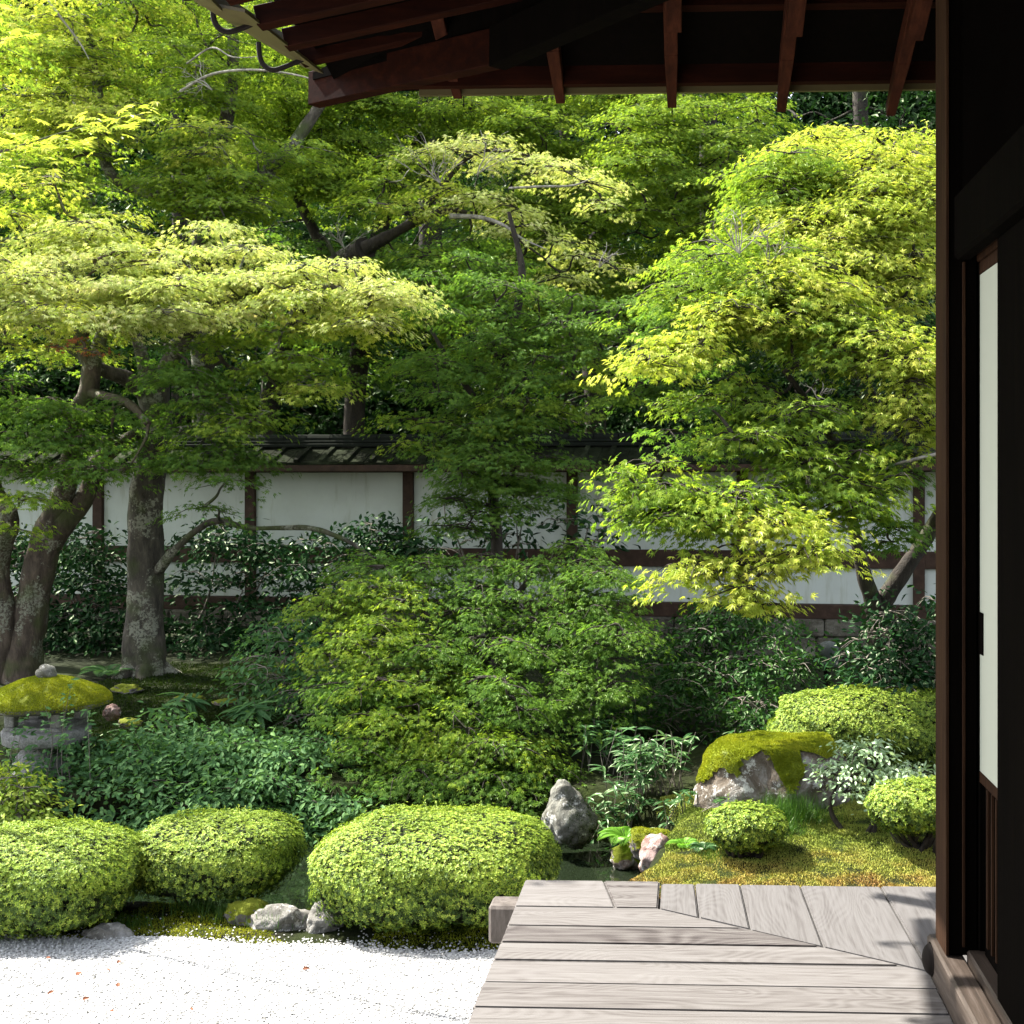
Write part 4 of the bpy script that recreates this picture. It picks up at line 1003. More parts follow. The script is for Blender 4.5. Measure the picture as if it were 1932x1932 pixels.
# unseen maples added left of the picture to shade the bank
t = maple('spreading maple added for shade left of the two old maples, mostly outside the picture', (-8.2, 9.4, .1), 'two old maples on the mossy bank' if 0 else None)
t.limb([(-8.2, 9.4, 0), (-8.1, 9.4, 1.8), (-7.8, 9.4, 3), (-7.2, 9.3, 4.6)], [.18, .15, .12, .05])
for _ in range(46):
    t.pad((rng.uniform(-10, -5.9), rng.uniform(8.0, 11.4), rng.uniform(3.2, 6.4)), rng.uniform(.55, .8), 480, MAPLE5, .045, m=0)
t.finish(twigs=2)
t = maple('tall maple added for shade behind the two old maples, its crown just reaching the left edge', (-8.8, 13.2, .2), None)
t.limb([(-8.8, 13.2, 0), (-8.7, 13.2, 2.8), (-8.3, 13.2, 4.5), (-7.8, 13, 6.6)], [.2, .16, .12, .05])
for _ in range(46):
    t.pad((rng.uniform(-11, -6.6), rng.uniform(11.8, 15), rng.uniform(3.6, 7.6)), rng.uniform(.6, .85), 480, MAPLE5, .045, m=0)
t.finish(twigs=2)
# -- low weeping maple over the pond
t = Tree('weeping_maple', 'low weeping maple spilling in green layers towards the pond', 'tree', gz(880, 1400, 9.6), None, 'bark_dark', ('maple_deep', 'maple'))
b0 = np.array(t.root.location[:])
t.limb([b0, P(900, 1300, 9.6), P(940, 1180, 9.7), P(1000, 1090, 9.8)], [.06, .05, .04, .02], 10)
t.limb([P(900, 1300, 9.6), P(820, 1180, 9.5), P(760, 1100, 9.6)], [.045, .035, .02], 10)
for (px, py, rx, ry, n_, mm, Yc, dd) in ((760, 1065, 90, 25, 8, 0, 9.9, .3), (880, 1075, 80, 28, 7, 0, 9.9, .3), (1060, 1050, 80, 30, 9, 0, 9.9, .3), (1150, 1095, 60, 25, 5, 0, 9.7, .3), (700, 1130, 110, 25, 10, 1, 9.5, .3), (860, 1140, 100, 30, 9, 0, 9.6, .3), (1050, 1140, 120, 35, 13, 0, 9.5, .3), (1150, 1200, 60, 40, 6, 0, 9.2, .3),
                                         (700, 1210, 110, 35, 10, 1, 9.2, .3), (860, 1230, 110, 40, 12, 0, 9.2, .3), (1030, 1220, 120, 40, 13, 0, 9.2, .3), (1140, 1270, 50, 25, 4, 0, 9, .2), (680, 1290, 90, 30, 7, 0, 9, .3), (800, 1300, 100, 35, 10, 1, 8.9, .3), (950, 1310, 110, 40, 13, 1, 8.8, .3), (1080, 1300, 50, 30, 4, 0, 8.9, .2),
                                         (760, 1370, 100, 30, 9, 1, 8.7, .25), (900, 1390, 110, 35, 12, 1, 8.5, .25), (700, 1420, 60, 30, 4, 0, 8.6, .25), (990, 1430, 50, 25, 5, 1, 8.4, .2), (820, 1450, 110, 30, 9, 0, 8.4, .25), (950, 1480, 70, 25, 6, 0, 8.3, .2), (760, 1500, 60, 20, 4, 0, 8.3, .2), (880, 1510, 80, 15, 4, 0, 8.2, .2), (700, 1535, 60, 18, 5, 0, 8.15, .12), (990, 1500, 40, 20, 3, 0, 8.2, .1)):
    t.blob(px, py, Yc, rx, ry, dd, int(n_ * 1.35), (.22, .36), m=mm if rng.random() < .7 else 0, leaf=.035, dens=760, droop=.5, tier=.19)
t.finish(twigs=4)

# ------------------------------------------------------------------ shrubs
def shrub(name, label, cat, base, blobs, mats, tmpl, leaf, dens, rr, group=None, bark='twig', stems=7, droop=.3, flat=.06, tilt=.55, twigs=3, **k):
    t = Tree(name, label, cat, base, group, bark, mats)
    b0 = np.array(t.root.location[:])
    for q in range(stems):
        px, py, rx, ry, n_, mm, Yc, dd = blobs[q % len(blobs)]
        e = P(px + rng.uniform(-.5, .5) * rx, py + ry * .4, Yc); a = b0 + [(e[0] - b0[0]) * .5 + rng.normal(0, .05), rng.normal(0, .1) + (e[1] - b0[1]) * .5, 0]
        a[2] = float(height(a[0], a[1])) - .03
        t.limb([a, (a + e) / 2 + rng.normal(0, .04, 3), e], [.018, .013, .006], 6, 4, .1)
    for (px, py, rx, ry, n_, mm, Yc, dd) in blobs:
        t.blob(px, py, Yc, rx, ry, dd, n_, rr, dens=dens, tmpl=tmpl, leaf=leaf, m=mm, droop=droop, flat=flat, tilt=tilt, tier=.1, **k)
    t.finish('stem', 'foliage', twigs=twigs, r0=.007); return t
shrub('camellia_hedge', 'dark leafy hedge in front of the white wall between the trunks at left', 'hedge', gz(300, 1240, 13.6),
      [(40, 1030, 90, 50, 8, 0, 13.9, .3), (170, 1030, 90, 50, 9, 0, 13.9, .3), (400, 1010, 90, 28, 6, 0, 13.9, .3), (540, 1030, 90, 22, 5, 0, 13.9, .3), (90, 1110, 130, 50, 13, 0, 13.6, .3), (400, 1090, 160, 60, 10, 0, 13.6, .3), (620, 1080, 100, 50, 9, 0, 13.5, .3), (730, 1010, 80, 40, 9, 0, 13.6, .3), (300, 1170, 260, 50, 22, 0, 13.4, .3), (150, 1230, 120, 35, 7, 0, 13.3, .3), (420, 1230, 120, 35, 5, 0, 13.3, .3), (560, 1170, 90, 50, 8, 0, 13.3, .3)],
      ('camellia',), OVAL, .085, 260, (.3, .45), stems=12, tilt=.7)
shrub('rhododendron', 'open dark rhododendron against the white wall behind the slim maple', 'shrub', gz(980, 1150, 13.4),
      [(860, 960, 60, 60, 6, 0, 13.5, .2), (1000, 960, 70, 55, 6, 0, 13.5, .2), (1130, 980, 60, 40, 6, 0, 13.4, .2), (960, 1030, 180, 30, 10, 0, 13.4, .2), (1150, 940, 40, 30, 2, 0, 13.4, .2)],
      ('camellia',), OVAL, .11, 90, (.22, .34), stems=9, tilt=.6)
shrub('round_leaf_shrub', 'leafy bush with oval leaves in the shade left of the weeping maple', 'shrub', gz(560, 1400, 10.2),
      [(520, 1200, 70, 50, 8, 0, 10.6, .3), (540, 1280, 80, 60, 11, 0, 10.3, .3), (590, 1360, 60, 40, 5, 0, 10, .2)], ('shrub',), OVAL, .065, 330, (.22, .34), stems=6)
shrub('spreading_shrub', 'wide spreading shrub of blue green oval leaves beside the stone lantern', 'shrub', gz(400, 1500, 8.6),
      [(330, 1390, 130, 30, 15, 0, 8.9, .3), (520, 1400, 140, 30, 17, 0, 8.9, .3), (640, 1440, 70, 25, 8, 0, 8.7, .3), (200, 1430, 90, 25, 9, 0, 8.6, .3), (400, 1450, 190, 30, 24, 0, 8.5, .3), (180, 1490, 110, 25, 11, 0, 8.3, .3), (480, 1500, 190, 30, 24, 0, 8.3, .3), (320, 1540, 160, 25, 16, 0, 8.1, .2), (560, 1550, 110, 20, 9, 0, 8.1, .2), (640, 1520, 60, 15, 5, 0, 8.1, .2), (420, 1420, 240, 40, 20, 0, 8.7, .4), (350, 1470, 280, 40, 30, 0, 8.3, .3), (300, 1560, 240, 30, 20, 0, 7.95, .15), (120, 1545, 90, 25, 8, 0, 8, .15), (620, 1575, 60, 15, 4, 0, 8, .1), (130, 1500, 120, 40, 16, 0, 8.2, .2), (200, 1585, 200, 20, 10, 0, 7.85, .1), (640, 1560, 90, 30, 9, 0, 8.3, .2)],
      ('shrub',), OVAL, .058, 640, (.18, .28), stems=10, flat=.03, tilt=.42, bark='bark_dark', twigs=1)
shrub('golden_shrub', 'yellow green leafed shrub at the left edge below the stone lantern', 'shrub', gz(20, 1540, 7.9),
      [(10, 1500, 60, 35, 20, 0, 7.7, .15), (40, 1550, 50, 25, 14, 0, 7.6, .15), (-40, 1470, 50, 40, 8, 0, 8, .2)], ('azalea',), OVAL, .045, 800, (.13, .2), stems=6, tilt=.5)
shrub('dark_shrub', 'dark bushy shrub with yellowish new tufts behind the mossy boulder', 'shrub', gz(1350, 1390, 10.2),
      [(1290, 1170, 100, 50, 14, 0, 10.6, .4), (1400, 1190, 90, 50, 13, 0, 10.5, .4), (1330, 1260, 130, 50, 20, 0, 10.2, .4), (1460, 1260, 70, 40, 8, 0, 10.2, .3), (1250, 1330, 110, 50, 16, 0, 9.9, .3), (1400, 1340, 90, 40, 12, 0, 9.8, .3), (1120, 1370, 90, 40, 10, 0, 9.7, .3)],
      ('pineflower',), OVAL, .055, 460, (.2, .32), stems=8, tilt=.7)
shrub('glossy_camellia', 'glossy dark camellia in front of the stone base at the right', 'shrub', gz(1700, 1290, 9.3),
      [(1690, 1180, 80, 35, 12, 0, 9.4, .3), (1670, 1240, 80, 35, 12, 0, 9.2, .3), (1760, 1200, 60, 60, 10, 0, 9.3, .3), (1740, 1270, 80, 30, 10, 0, 9.1, .3), (1800, 1120, 40, 40, 4, 0, 9.5, .2)],
      ('camellia',), OVAL, .065, 330, (.18, .28), stems=8, tilt=.7)
shrub('pale_shrub', 'small shrub with pale silvery green leaves beside the mossy boulder', 'shrub', gz(1625, 1540, 7.0),
      [(1640, 1420, 55, 15, 7, 0, 7.1, .12), (1610, 1455, 55, 14, 7, 0, 7, .12), (1700, 1450, 55, 16, 7, 0, 7.1, .12), (1640, 1490, 60, 12, 6, 0, 7, .12), (1720, 1480, 40, 8, 3, 0, 7, .1)],
      ('silver',), OVAL, .036, 1500, (.09, .16), stems=6, bark='bark_dark', flat=.02, droop=.1)

# clipped azaleas
def ball(label, c, rx, ry, rz, zc, nros, group, leaf=.0125, pw=3.1, stemn=9, mats=('azalea', 'azalea_old_shade', 'core'), shoots=12, name='clipped_azalea', old=.35, seed=0):
    base = (c[0], c[1], float(height(c[0], c[1])))
    t = thing(name, label, 'shrub', base, group)
    g = Geo()
    # directions on a superellipsoid
    n = int(nros * 1.9)
    d = unit(rng.normal(0, 1, (int(n * 1.0), 3)))
    q = (np.abs(d[:, 0]) ** pw + np.abs(d[:, 1]) ** pw + np.abs(d[:, 2]) ** pw) ** (-1 / pw)
    def shape(d, q):
        lump = 1 + .02 * np.sin(d[:, 0] * 3.1 + seed * 1.3) * np.cos(d[:, 2] * 2.3 + seed) + .035 * np.sin(d[:, 0] * 7 + seed) * np.cos(d[:, 1] * 6 + seed * 2) + .03 * np.sin(d[:, 2] * 9 + d[:, 0] * 5 + seed) + .018 * np.sin(d[:, 0] * 19 + d[:, 2] * 17 + seed)
        return d * (q * lump)[:, None] * [rx, ry, rz]
    s = shape(d, q)
    nr = unit(np.sign(d) * np.abs(d) ** (pw - 1) / [rx, ry, rz] + d * .3)
    low = s[:, 2] < -.1 * rz
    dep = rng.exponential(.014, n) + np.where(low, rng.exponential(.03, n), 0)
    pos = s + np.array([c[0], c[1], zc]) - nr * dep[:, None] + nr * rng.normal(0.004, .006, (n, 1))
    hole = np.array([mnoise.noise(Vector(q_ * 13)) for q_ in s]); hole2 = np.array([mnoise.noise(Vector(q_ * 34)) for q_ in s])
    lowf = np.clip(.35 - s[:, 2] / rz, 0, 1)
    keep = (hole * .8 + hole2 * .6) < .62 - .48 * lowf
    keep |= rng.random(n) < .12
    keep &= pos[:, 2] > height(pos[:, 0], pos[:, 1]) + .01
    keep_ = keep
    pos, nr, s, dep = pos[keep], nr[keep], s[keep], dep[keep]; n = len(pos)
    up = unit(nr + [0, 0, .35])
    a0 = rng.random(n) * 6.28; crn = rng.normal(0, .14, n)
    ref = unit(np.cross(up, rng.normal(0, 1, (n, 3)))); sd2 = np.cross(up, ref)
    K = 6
    old_shade_sel = rng.random(n) < old * .5 + .75 * np.clip(.55 - s[:, 2] / rz, 0, 1) * (.7 + .5 * hole[keep_])  # older leaves, more towards the bottom to paint in the shade there
    for k in range(K):
        a = a0 + k * 6.283 / K + rng.normal(0, .25, n)
        rad = ref * np.cos(a)[:, None] + sd2 * np.sin(a)[:, None]
        el = rng.uniform(.1, 1.0, n)[:, None]
        fw = rad + up * el; nn = up - rad * .5 * el + rng.normal(0, .15, (n, 3))
        sz = leaf * rng.uniform(.7, 1.25, n)
        rn = np.clip(rng.random(n) * .8 + crn + .1, 0, 1)
        scatter(g, DIAM, pos[~old_shade_sel], nn[~old_shade_sel], fw[~old_shade_sel], sz[~old_shade_sel], 0, rn[~old_shade_sel])
        scatter(g, DIAM, pos[old_shade_sel], nn[old_shade_sel], fw[old_shade_sel], sz[old_shade_sel], 1, rn[old_shade_sel])
    # inner core of packed twigs
    bm = bmesh.new(); bmesh.ops.create_icosphere(bm, subdivisions=4, radius=1)
    V = np.array([v.co[:] for v in bm.verts]); F = np.array([[v.index for v in f.verts] for f in bm.faces]); bm.free()
    qq = (np.abs(V[:, 0]) ** pw + np.abs(V[:, 1]) ** pw + np.abs(V[:, 2]) ** pw) ** (-1 / pw)
    core = shape(V, qq) * [.93, .93, .92] ; core -= unit(core) * .02 * rng.random((len(core), 1)); core += np.array([c[0], c[1], zc])
    core[:, 2] = np.maximum(core[:, 2], height(core[:, 0], core[:, 1]) + .05)
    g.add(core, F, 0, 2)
    # long new shoots standing above the clipped outline
    for _ in range(shoots):
        a = rng.random() * 6.28; r_ = math.sqrt(rng.random()) * .8
        x_, y_ = math.cos(a) * r_, math.sin(a) * r_ * .7
        z_ = (max(0, 1 - abs(x_) ** pw - abs(y_) ** pw)) ** (1 / pw)
        b = np.array([c[0] + x_ * rx, c[1] + y_ * ry, zc + z_ * rz - .01]); h = rng.uniform(.03, .085)
        e = b + [rng.normal(0, .01), rng.normal(0, .01), h]; tube(g, [b, e], [.0015, .001], 4, 2, m=0)
        m_ = 14; tt = rng.random(m_) ** .7; an = rng.random(m_) * 6.28
        fw = np.stack([np.cos(an), np.sin(an), np.full(m_, .9)], -1)
        scatter(g, DIAM, b + (e - b) * tt[:, None], np.stack([-np.cos(an), -np.sin(an), np.full(m_, 1.)], -1), fw, leaf * rng.uniform(.7, 1.1, m_), 0, rng.uniform(.4, 1, m_))
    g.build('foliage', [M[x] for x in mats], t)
    w = Geo()
    for _ in range(stemn):
        a = rng.random() * 6.28; b = np.array([c[0] + rng.normal(0, .04), c[1] + rng.normal(0, .04), base[2] - .02])
        e = np.array([c[0] + math.cos(a) * rx * .6, c[1] + math.sin(a) * ry * .6, zc - rz * .45])
        tube(w, [b, (b + e) / 2 + rng.normal(0, .02, 3) - [0, 0, .02], e], [.014, .011, .005], 6, 4)
    w.build('stem', M['bark_dark'], t, smooth=True)
    return t
GA = 'clipped azaleas'
def ballpx(px, pyt, pyb, Yc, wpx, label, ry=None, **k):
    top = P(px, pyt, Yc); rx = wpx / 2 / FP * Yc; ry = ry or rx * .85
    zb = P(px, pyb, Yc - ry * .75)[2]; zb = max(zb, float(height(top[0], Yc - ry * .8)) + .02)
    rz = (top[2] - zb) / 2
    return ball(label, (top[0], Yc), rx, ry, rz, zb + rz, group=GA, **k)
ballpx(70, 1572, 1815, 5.62, 378, 'large clipped azalea at the left edge of the white gravel', nros=13500, seed=1)
ballpx(410, 1545, 1716, 6.02, 304, 'medium clipped azalea lifted on bare stems between the two larger ones', nros=9500, seed=4, stemn=16)
ballpx(826, 1548, 1805, 5.80, 446, 'largest clipped azalea beside the end of the veranda', nros=17000, seed=9, shoots=30)
ballpx(1408, 1520, 1618, 6.62, 150, 'small round clipped azalea alone in the middle of the moss slope', nros=3200, pw=2.3, leaf=.0145, seed=2, shoots=2, stemn=14, old=.45)
ballpx(1735, 1475, 1585, 6.75, 188, 'round clipped azalea on the moss at the corner post', nros=4200, pw=2.5, leaf=.015, seed=5, shoots=2, stemn=14, old=.3)
# long clipped hedge behind the boulder
c = P(1650, 1300, 8.9); 
ball('long low clipped azalea hedge behind the mossy boulder', (c[0] + .05, 8.9), .80, .5, .30, c[2] - .30, 17000, GA, leaf=.0165, pw=2.6, shoots=4, seed=6, old=.3, name='clipped_hedge')
# ------------------------------------------------------------------ rocks
def rock(label, c, size, matn, seed=0, flat=None, sub=5, name='garden_rock', rough=.22, group=None, yaw=0, shapef=None, cat='rock', parent=None):
    bm = bmesh.new(); bmesh.ops.create_icosphere(bm, subdivisions=sub, radius=1)
    V = np.array([v.co[:] for v in bm.verts]); F = np.array([[v.index for v in f.verts] for f in bm.faces]); bm.free()
    if shapef: V = shapef(V)
    out = []
    for v in V:
        q = Vector(v) * 1.3 + Vector((seed * 3.1, seed * 1.7, seed))
        n1 = mnoise.noise(q); n2 = mnoise.noise(q * 2.7); n3 = mnoise.noise(q * 7); cell = mnoise.cell(q * 1.2) if False else 0
        n4 = abs(mnoise.noise(q * 1.9 + Vector((5, 5, 5))))
        out.append(1 + rough * (n1 * 1.1 + n2 * .5 + n3 * .16 - n4 * .7))
    V = V * np.array(out)[:, None]
    if flat is not None: V[:, 2] = np.where(V[:, 2] > flat, flat + (V[:, 2] - flat) * .15, V[:, 2])
    V = V * size; cs, sn = math.cos(yaw), math.sin(yaw)
    V = np.stack([V[:, 0] * cs - V[:, 1] * sn, V[:, 0] * sn + V[:, 1] * cs, V[:, 2]], -1)
    root = thing(name, label, cat, (c[0], c[1], c[2] - size[2] * .5), group)
    W = V + np.array(c)
    nmesh('stone', W, F, M[matn], root, smooth=True)
    return root, W, F
def fuzz(root, W, F, n, sel, leaf=.008, m='mosslet', name='moss', lift=.002):
    a, b, c = W[F[:, 0]], W[F[:, 1]], W[F[:, 2]]
    nr = np.cross(b - a, c - a); ar = np.linalg.norm(nr, axis=1); nu = unit(nr)
    cen = (a + b + c) / 3; k = sel(cen, nu); w = ar * k
    if w.sum() <= 0: return
    idx = rng.choice(len(F), n, p=w / w.sum())
    r1 = np.sqrt(rng.random(n))[:, None]; r2 = rng.random(n)[:, None]
    p = a[idx] * (1 - r1) + b[idx] * r1 * (1 - r2) + c[idx] * r1 * r2 + nu[idx] * lift
    fw = nu[idx] + rng.normal(0, .45, (n, 3)); nn = np.cross(fw, rng.normal(0, 1, (n, 3)))
    nz = np.array([mnoise.noise(Vector(q * 6)) for q in p])
    g = Geo(); scatter(g, DIAM, p - unit(fw) * leaf * .3, nn, fw, leaf * rng.uniform(.6, 1.3, n), 0, np.clip(rng.random(n) * .7 + nz * .6 + .15, 0, 1))
    g.build(name, M[m], root)
# big moss capped boulder: flat top, overhanging moss edge
def bsh(V):
    V = V.copy(); q = (np.abs(V[:, 0]) ** 3 + np.abs(V[:, 1]) ** 3 + np.abs(V[:, 2]) ** 3) ** (-1 / 3.); V = V * q[:, None]
    V[:, 0] *= 1 - .10 * V[:, 2]; V[:, 1] *= 1 - .12 * V[:, 2]; V[:, 0] += .05 * V[:, 2]
    return V
bc = P(1458, 1450, 7.75); zt = P(1460, 1372, 8.1)[2]
root, W, F = rock('big flat topped boulder under a thick cap of yellow green moss', (bc[0], 7.78, zt - .30), (.47, .42, .33), 'boulder', 3, .82, 5, 'mossy_boulder', .12, shapef=bsh)
def capsel(cen, nu):
    x = cen[:, 0]; edge = zt - .09 - .07 * np.sin((x - bc[0]) * 9 + 1) - .05 * np.sin(x * 23) + .05 * np.sin(x * 14 + 2)
    left = np.where(x < bc[0] - .22, -.10, 0); right = np.where(x > bc[0] + .16, .12, 0)
    return ((cen[:, 2] > edge + left + right) | ((nu[:, 2] > .75) & (cen[:, 2] > zt - .3))).astype(float)
fz = capsel((W[F[:, 0]] + W[F[:, 1]] + W[F[:, 2]]) / 3, unit(np.cross(W[F[:, 1]] - W[F[:, 0]], W[F[:, 2]] - W[F[:, 0]])))
# moss cushion skin just above the stone
k = fz > 0; FF = F[k]; un, inv = np.unique(FF, return_inverse=True)
vn = np.zeros_like(W); fn = np.cross(W[F[:, 1]] - W[F[:, 0]], W[F[:, 2]] - W[F[:, 0]])
for q in range(3): np.add.at(vn, F[:, q], fn)
vn = unit(vn)
nmesh('moss_skin', W[un] + vn[un] * .012, inv.reshape(-1, 3), M['mosslet'], root, smooth=True)
fuzz(root, W + vn * .010, F, 42000, capsel, .011)
# upright pointed rock at the pond
def psh(V):
    V = V.copy(); s = 1 - .42 * np.clip(V[:, 2], -1, 1); V[:, 0] = V[:, 0] * s - .22 * V[:, 2]; V[:, 1] *= s; return V
c = P(1072, 1530, 7.7); r1_, W, F = rock('upright pointed rock with pale lichen at the edge of the pond', (c[0], 7.72, c[2] - .02), (.17, .14, .20), 'rock_lichen', 11, None, 5, rough=.22, shapef=psh)
fuzz(r1_, W, F, 2500, lambda c_, n_: ((c_[:, 0] > c[0] + .01) * (c_[:, 2] < c[2] + .1)).astype(float), .009, 'mosslet_dark')
# pink white quartz rocks
for (px, py, Yc, sz, sd_, lb, mt_) in ((1238, 1615, 6.95, (.10, .09, .12), 21, 'pink and white quartz rock at the pond edge, the larger one', 'rock_pink'),
                                 (1278, 1632, 6.8, (.065, .05, .06), 22, 'smaller pink quartz rock just right of and below the larger one', 'rock_pink'),
                                 (1305, 1604, 6.9, (.055, .045, .045), 23, 'small pale round stone above the quartz rocks', 'rock_pink'),
                                 (1225, 1592, 7.3, (.13, .10, .10), 24, 'dark mossy stone behind the pink quartz rock', 'rock'),
                                 (1320, 1634, 6.85, (.13, .09, .07), 25, 'low mossy stone right of the quartz rocks', 'rock'),
                                 (1180, 1620, 7.5, (.10, .08, .09), 26, 'dark wet stone half in the pond left of the quartz rocks', 'rock_brown')):
    c = P(px, py, Yc); rr_, W, F = rock(lb, c, sz, mt_, sd_, None, 4, rough=.3)
    if mt_ == 'rock': fuzz(rr_, W, F, 3000, lambda c_, n_: (n_[:, 2] > .45).astype(float), .009)
# rocks between the clipped azaleas
for (px, py, Yc, sz, sd_, lb, mt_) in ((532, 1742, 5.62, (.145, .09, .075), 31, 'pale low rock on the bank between the medium and the largest azalea', 'rock_pale'),
                                 (470, 1735, 5.68, (.13, .09, .075), 34, 'dark overhanging rock under the medium azalea', 'rock'),
                                 (612, 1742, 5.60, (.08, .08, .09), 32, 'white grey rock tucked against the left side of the largest azalea', 'rock_pale'),
                                 (205, 1775, 5.44, (.12, .07, .05), 33, 'pale flat rock at the right foot of the left azalea', 'rock_pale'),
                                 (212, 1345, 9.1, (.07, .06, .06), 35, 'white blotched rock right of the lantern roof', 'rock_pink'),
                                 (245, 1365, 9.0, (.09, .07, .04), 36, 'flat white flecked rock beside the lantern', 'rock_brown'),
                                 (215, 1410, 8.9, (.10, .1, .07), 37, 'grey rock behind the lantern platform', 'rock'),
                                 (360, 1318, 10.4, (.13, .08, .04), 38, 'pale flecked low rock on the shady bank left of the bamboo grass', 'rock_brown'),
                                 (430, 1325, 10.3, (.12, .08, .035), 39, 'pale flecked low rock on the shady bank among the bamboo grass', 'rock_brown'),
                                 (240, 1300, 11, (.14, .1, .05), 40, 'small mossy rock left of the thick maple trunk', 'rock')):
    c = P(px, py, Yc); c[2] = max(c[2], float(height(c[0], c[1])) + sz[2] * .2); rock(lb, c, sz, mt_, sd_, None, 4, rough=.3)
rock('small pale stone half sunk in the moss slope', P(1675, 1606, 6.75) , (.035, .03, .012), 'rock_pink', 50, None, 3)
# ------------------------------------------------------------------ stone lantern
LX, LY = P(88, 1400, 8.6)[0], 8.6
lz = lambda py: P(88, py, 8.6)[2]
lan = thing('stone_lantern', 'old stone garden lantern with a mossy mushroom shaped roof at the left', 'lantern', (LX, LY, lz(1490)))
def lathe(name, prof, mt_, parent, seg=40, nz=.0, cx=LX, cy=LY, sq=None):
    g = Geo(); V = []
    for z, r in prof:
        for k in range(seg):
            a = 2 * math.pi * k / seg; rr = r
            if sq: rr = r / max(1e-6, (abs(math.cos(a)) ** sq + abs(math.sin(a)) ** sq) ** (1 / sq))
            q = Vector((math.cos(a) * r * 5, math.sin(a) * r * 5, z * 9)); rr *= 1 + nz * mnoise.noise(q)
            V.append((cx + rr * math.cos(a), cy + rr * math.sin(a), z + nz * .1 * mnoise.noise(q * 1.7) * (r > .02)))
    n = len(prof); F = np.array([(i * seg + k, i * seg + (k + 1) % seg, (i + 1) * seg + (k + 1) % seg, (i + 1) * seg + k) for i in range(n - 1) for k in range(seg)])
    V = np.array(V); g.add(V, F); o = g.build(name, M[mt_], parent, smooth=True); return o, V, F
zz = [lz(y) for y in (1490, 1465, 1430, 1400)]
lathe('base', [(zz[0] - .15, .24), (zz[0], .24), (zz[1], .235), (lz(1440), .225), (lz(1420), .19), (lz(1408), .15), (lz(1404), .12), (lz(1400), 0)], 'stone', lan, nz=.06)
zt_, zb_ = lz(1371), lz(1399)
lathe('platform', [(zb_, 0), (zb_, .27), (zb_ + .012, .288), (zt_ - .015, .293), (zt_, .28), (zt_ + .001, 0)], 'stone', lan, nz=.015)
# fire box: square frame with openings
fb0, fb1 = zt_, lz(1330)
fbox = Geo(); s_ = .165
for sx_ in (-1, 1):
    for sy_ in (-1, 1): bx(fbox, LX + sx_ * s_ - .035, LX + sx_ * s_ + .035, LY + sy_ * s_ - .035, LY + sy_ * s_ + .035, fb0 + .03, fb1, bev=.006)
bx(fbox, LX - .205, LX + .205, LY - .205, LY + .205, fb0, fb0 + .029, bev=.005)
bx(fbox, LX - .19, LX + .19, LY - .19, LY + .19, fb1 - .03, fb1 + .01, bev=.005)
fbox.build('fire_box', M['stone'], lan)
r0_ = lz(1332); rt = lz(1277)
prof = [(r0_ + .015, 0), (r0_ + .012, .2), (r0_, .40), (r0_ + .02, .44), (r0_ + .055, .435), (r0_ + .095, .38), (r0_ + .14, .29), (r0_ + .18, .19), (rt - .005, .1), (rt, .0)]
ro, V, F = lathe('roof', prof, 'rock', lan, 48, .05)
FT = np.concatenate([F[:, [0, 1, 2]], F[:, [0, 2, 3]]])
FT = FT[np.linalg.norm(np.cross(V[FT[:, 1]] - V[FT[:, 0]], V[FT[:, 2]] - V[FT[:, 0]]), axis=1) > 1e-8]
fuzz(ro, V, FT, 36000, lambda c_, n_: ((c_[:, 2] > r0_ + .022) * ((np.sin(c_[:, 0] * 31 + 1) * np.cos(c_[:, 1] * 27) < .93))).astype(float), .011, 'mosslet')
bm = bmesh.new(); bmesh.ops.create_icosphere(bm, subdivisions=4, radius=1); V = np.array([v.co[:] for v in bm.verts]); F = np.array([[v.index for v in f.verts] for f in bm.faces]); bm.free()
V = V * [.068, .068, .055] * (1 + .1 * np.sin(V[:, :1] * 5 + V[:, 2:3] * 4)); nmesh('finial', V + [LX, LY, lz(1268)], F, M['rock_lichen'], lan, smooth=True)
# young leafy shoots growing in front of the lantern
t = Tree('leafy_shoots', 'thin upright leafy shoots growing in front of the stone lantern', 'plant', (LX + .05, LY - .45, lz(1490)), None, 'twig', ('shrub',))
for px, py in ((50, 1350), (85, 1330), (120, 1320), (135, 1290), (165, 1340), (60, 1400), (110, 1390), (30, 1375)):
    a = P(px + rng.uniform(-20, 30), 1480, 8.15); e = P(px, py, 8.15); tube(t.wood, [a, (a + e) / 2 + rng.normal(0, .03, 3), e], [.004, .003, .001], 5, 5)
    n_ = 26; tt = rng.uniform(.25, 1, n_)[:, None]; fw = rng.normal(0, 1, (n_, 3)); fw[:, 2] = .2
    scatter(t.leaf, OVAL, a + (e - a) * tt + rng.normal(0, .015, (n_, 3)), np.array([0, -.5, 1.]) + rng.normal(0, .3, (n_, 3)), fw, rng.uniform(.035, .055, n_), 0)
t.nodes = []; t.finish('stem', 'foliage')
# grey garden spotlight near the wall
c = P(1563, 1232, 10.6); t = thing('garden_light', 'grey cylindrical garden light on a dark stake near the wall foundation', 'garden light', (c[0], c[1], float(height(c[0], c[1]))))
r_ = .085; h1 = P(1563, 1210, 10.6)[2]; h0 = P(1563, 1256, 10.6)[2]
lathe('lamp_head', [(h0, 0), (h0, r_), (h0 + .04, r_), (h0 + .041, r_ * .97), (h0 + .05, r_ * .97), (h0 + .051, r_), (h1 - .05, r_), (h1 - .015, r_ * .75), (h1, r_ * .3), (h1, 0)], 'lampgrey', t, 24, 0, c[0], c[1])
g = Geo(); tube(g, [(c[0] - .01, c[1], h0 - .002), (c[0] - .01, c[1], float(height(c[0], c[1])) - .05)], [.03, .03], 10, 2); g.build('stake', M['iron'], t)

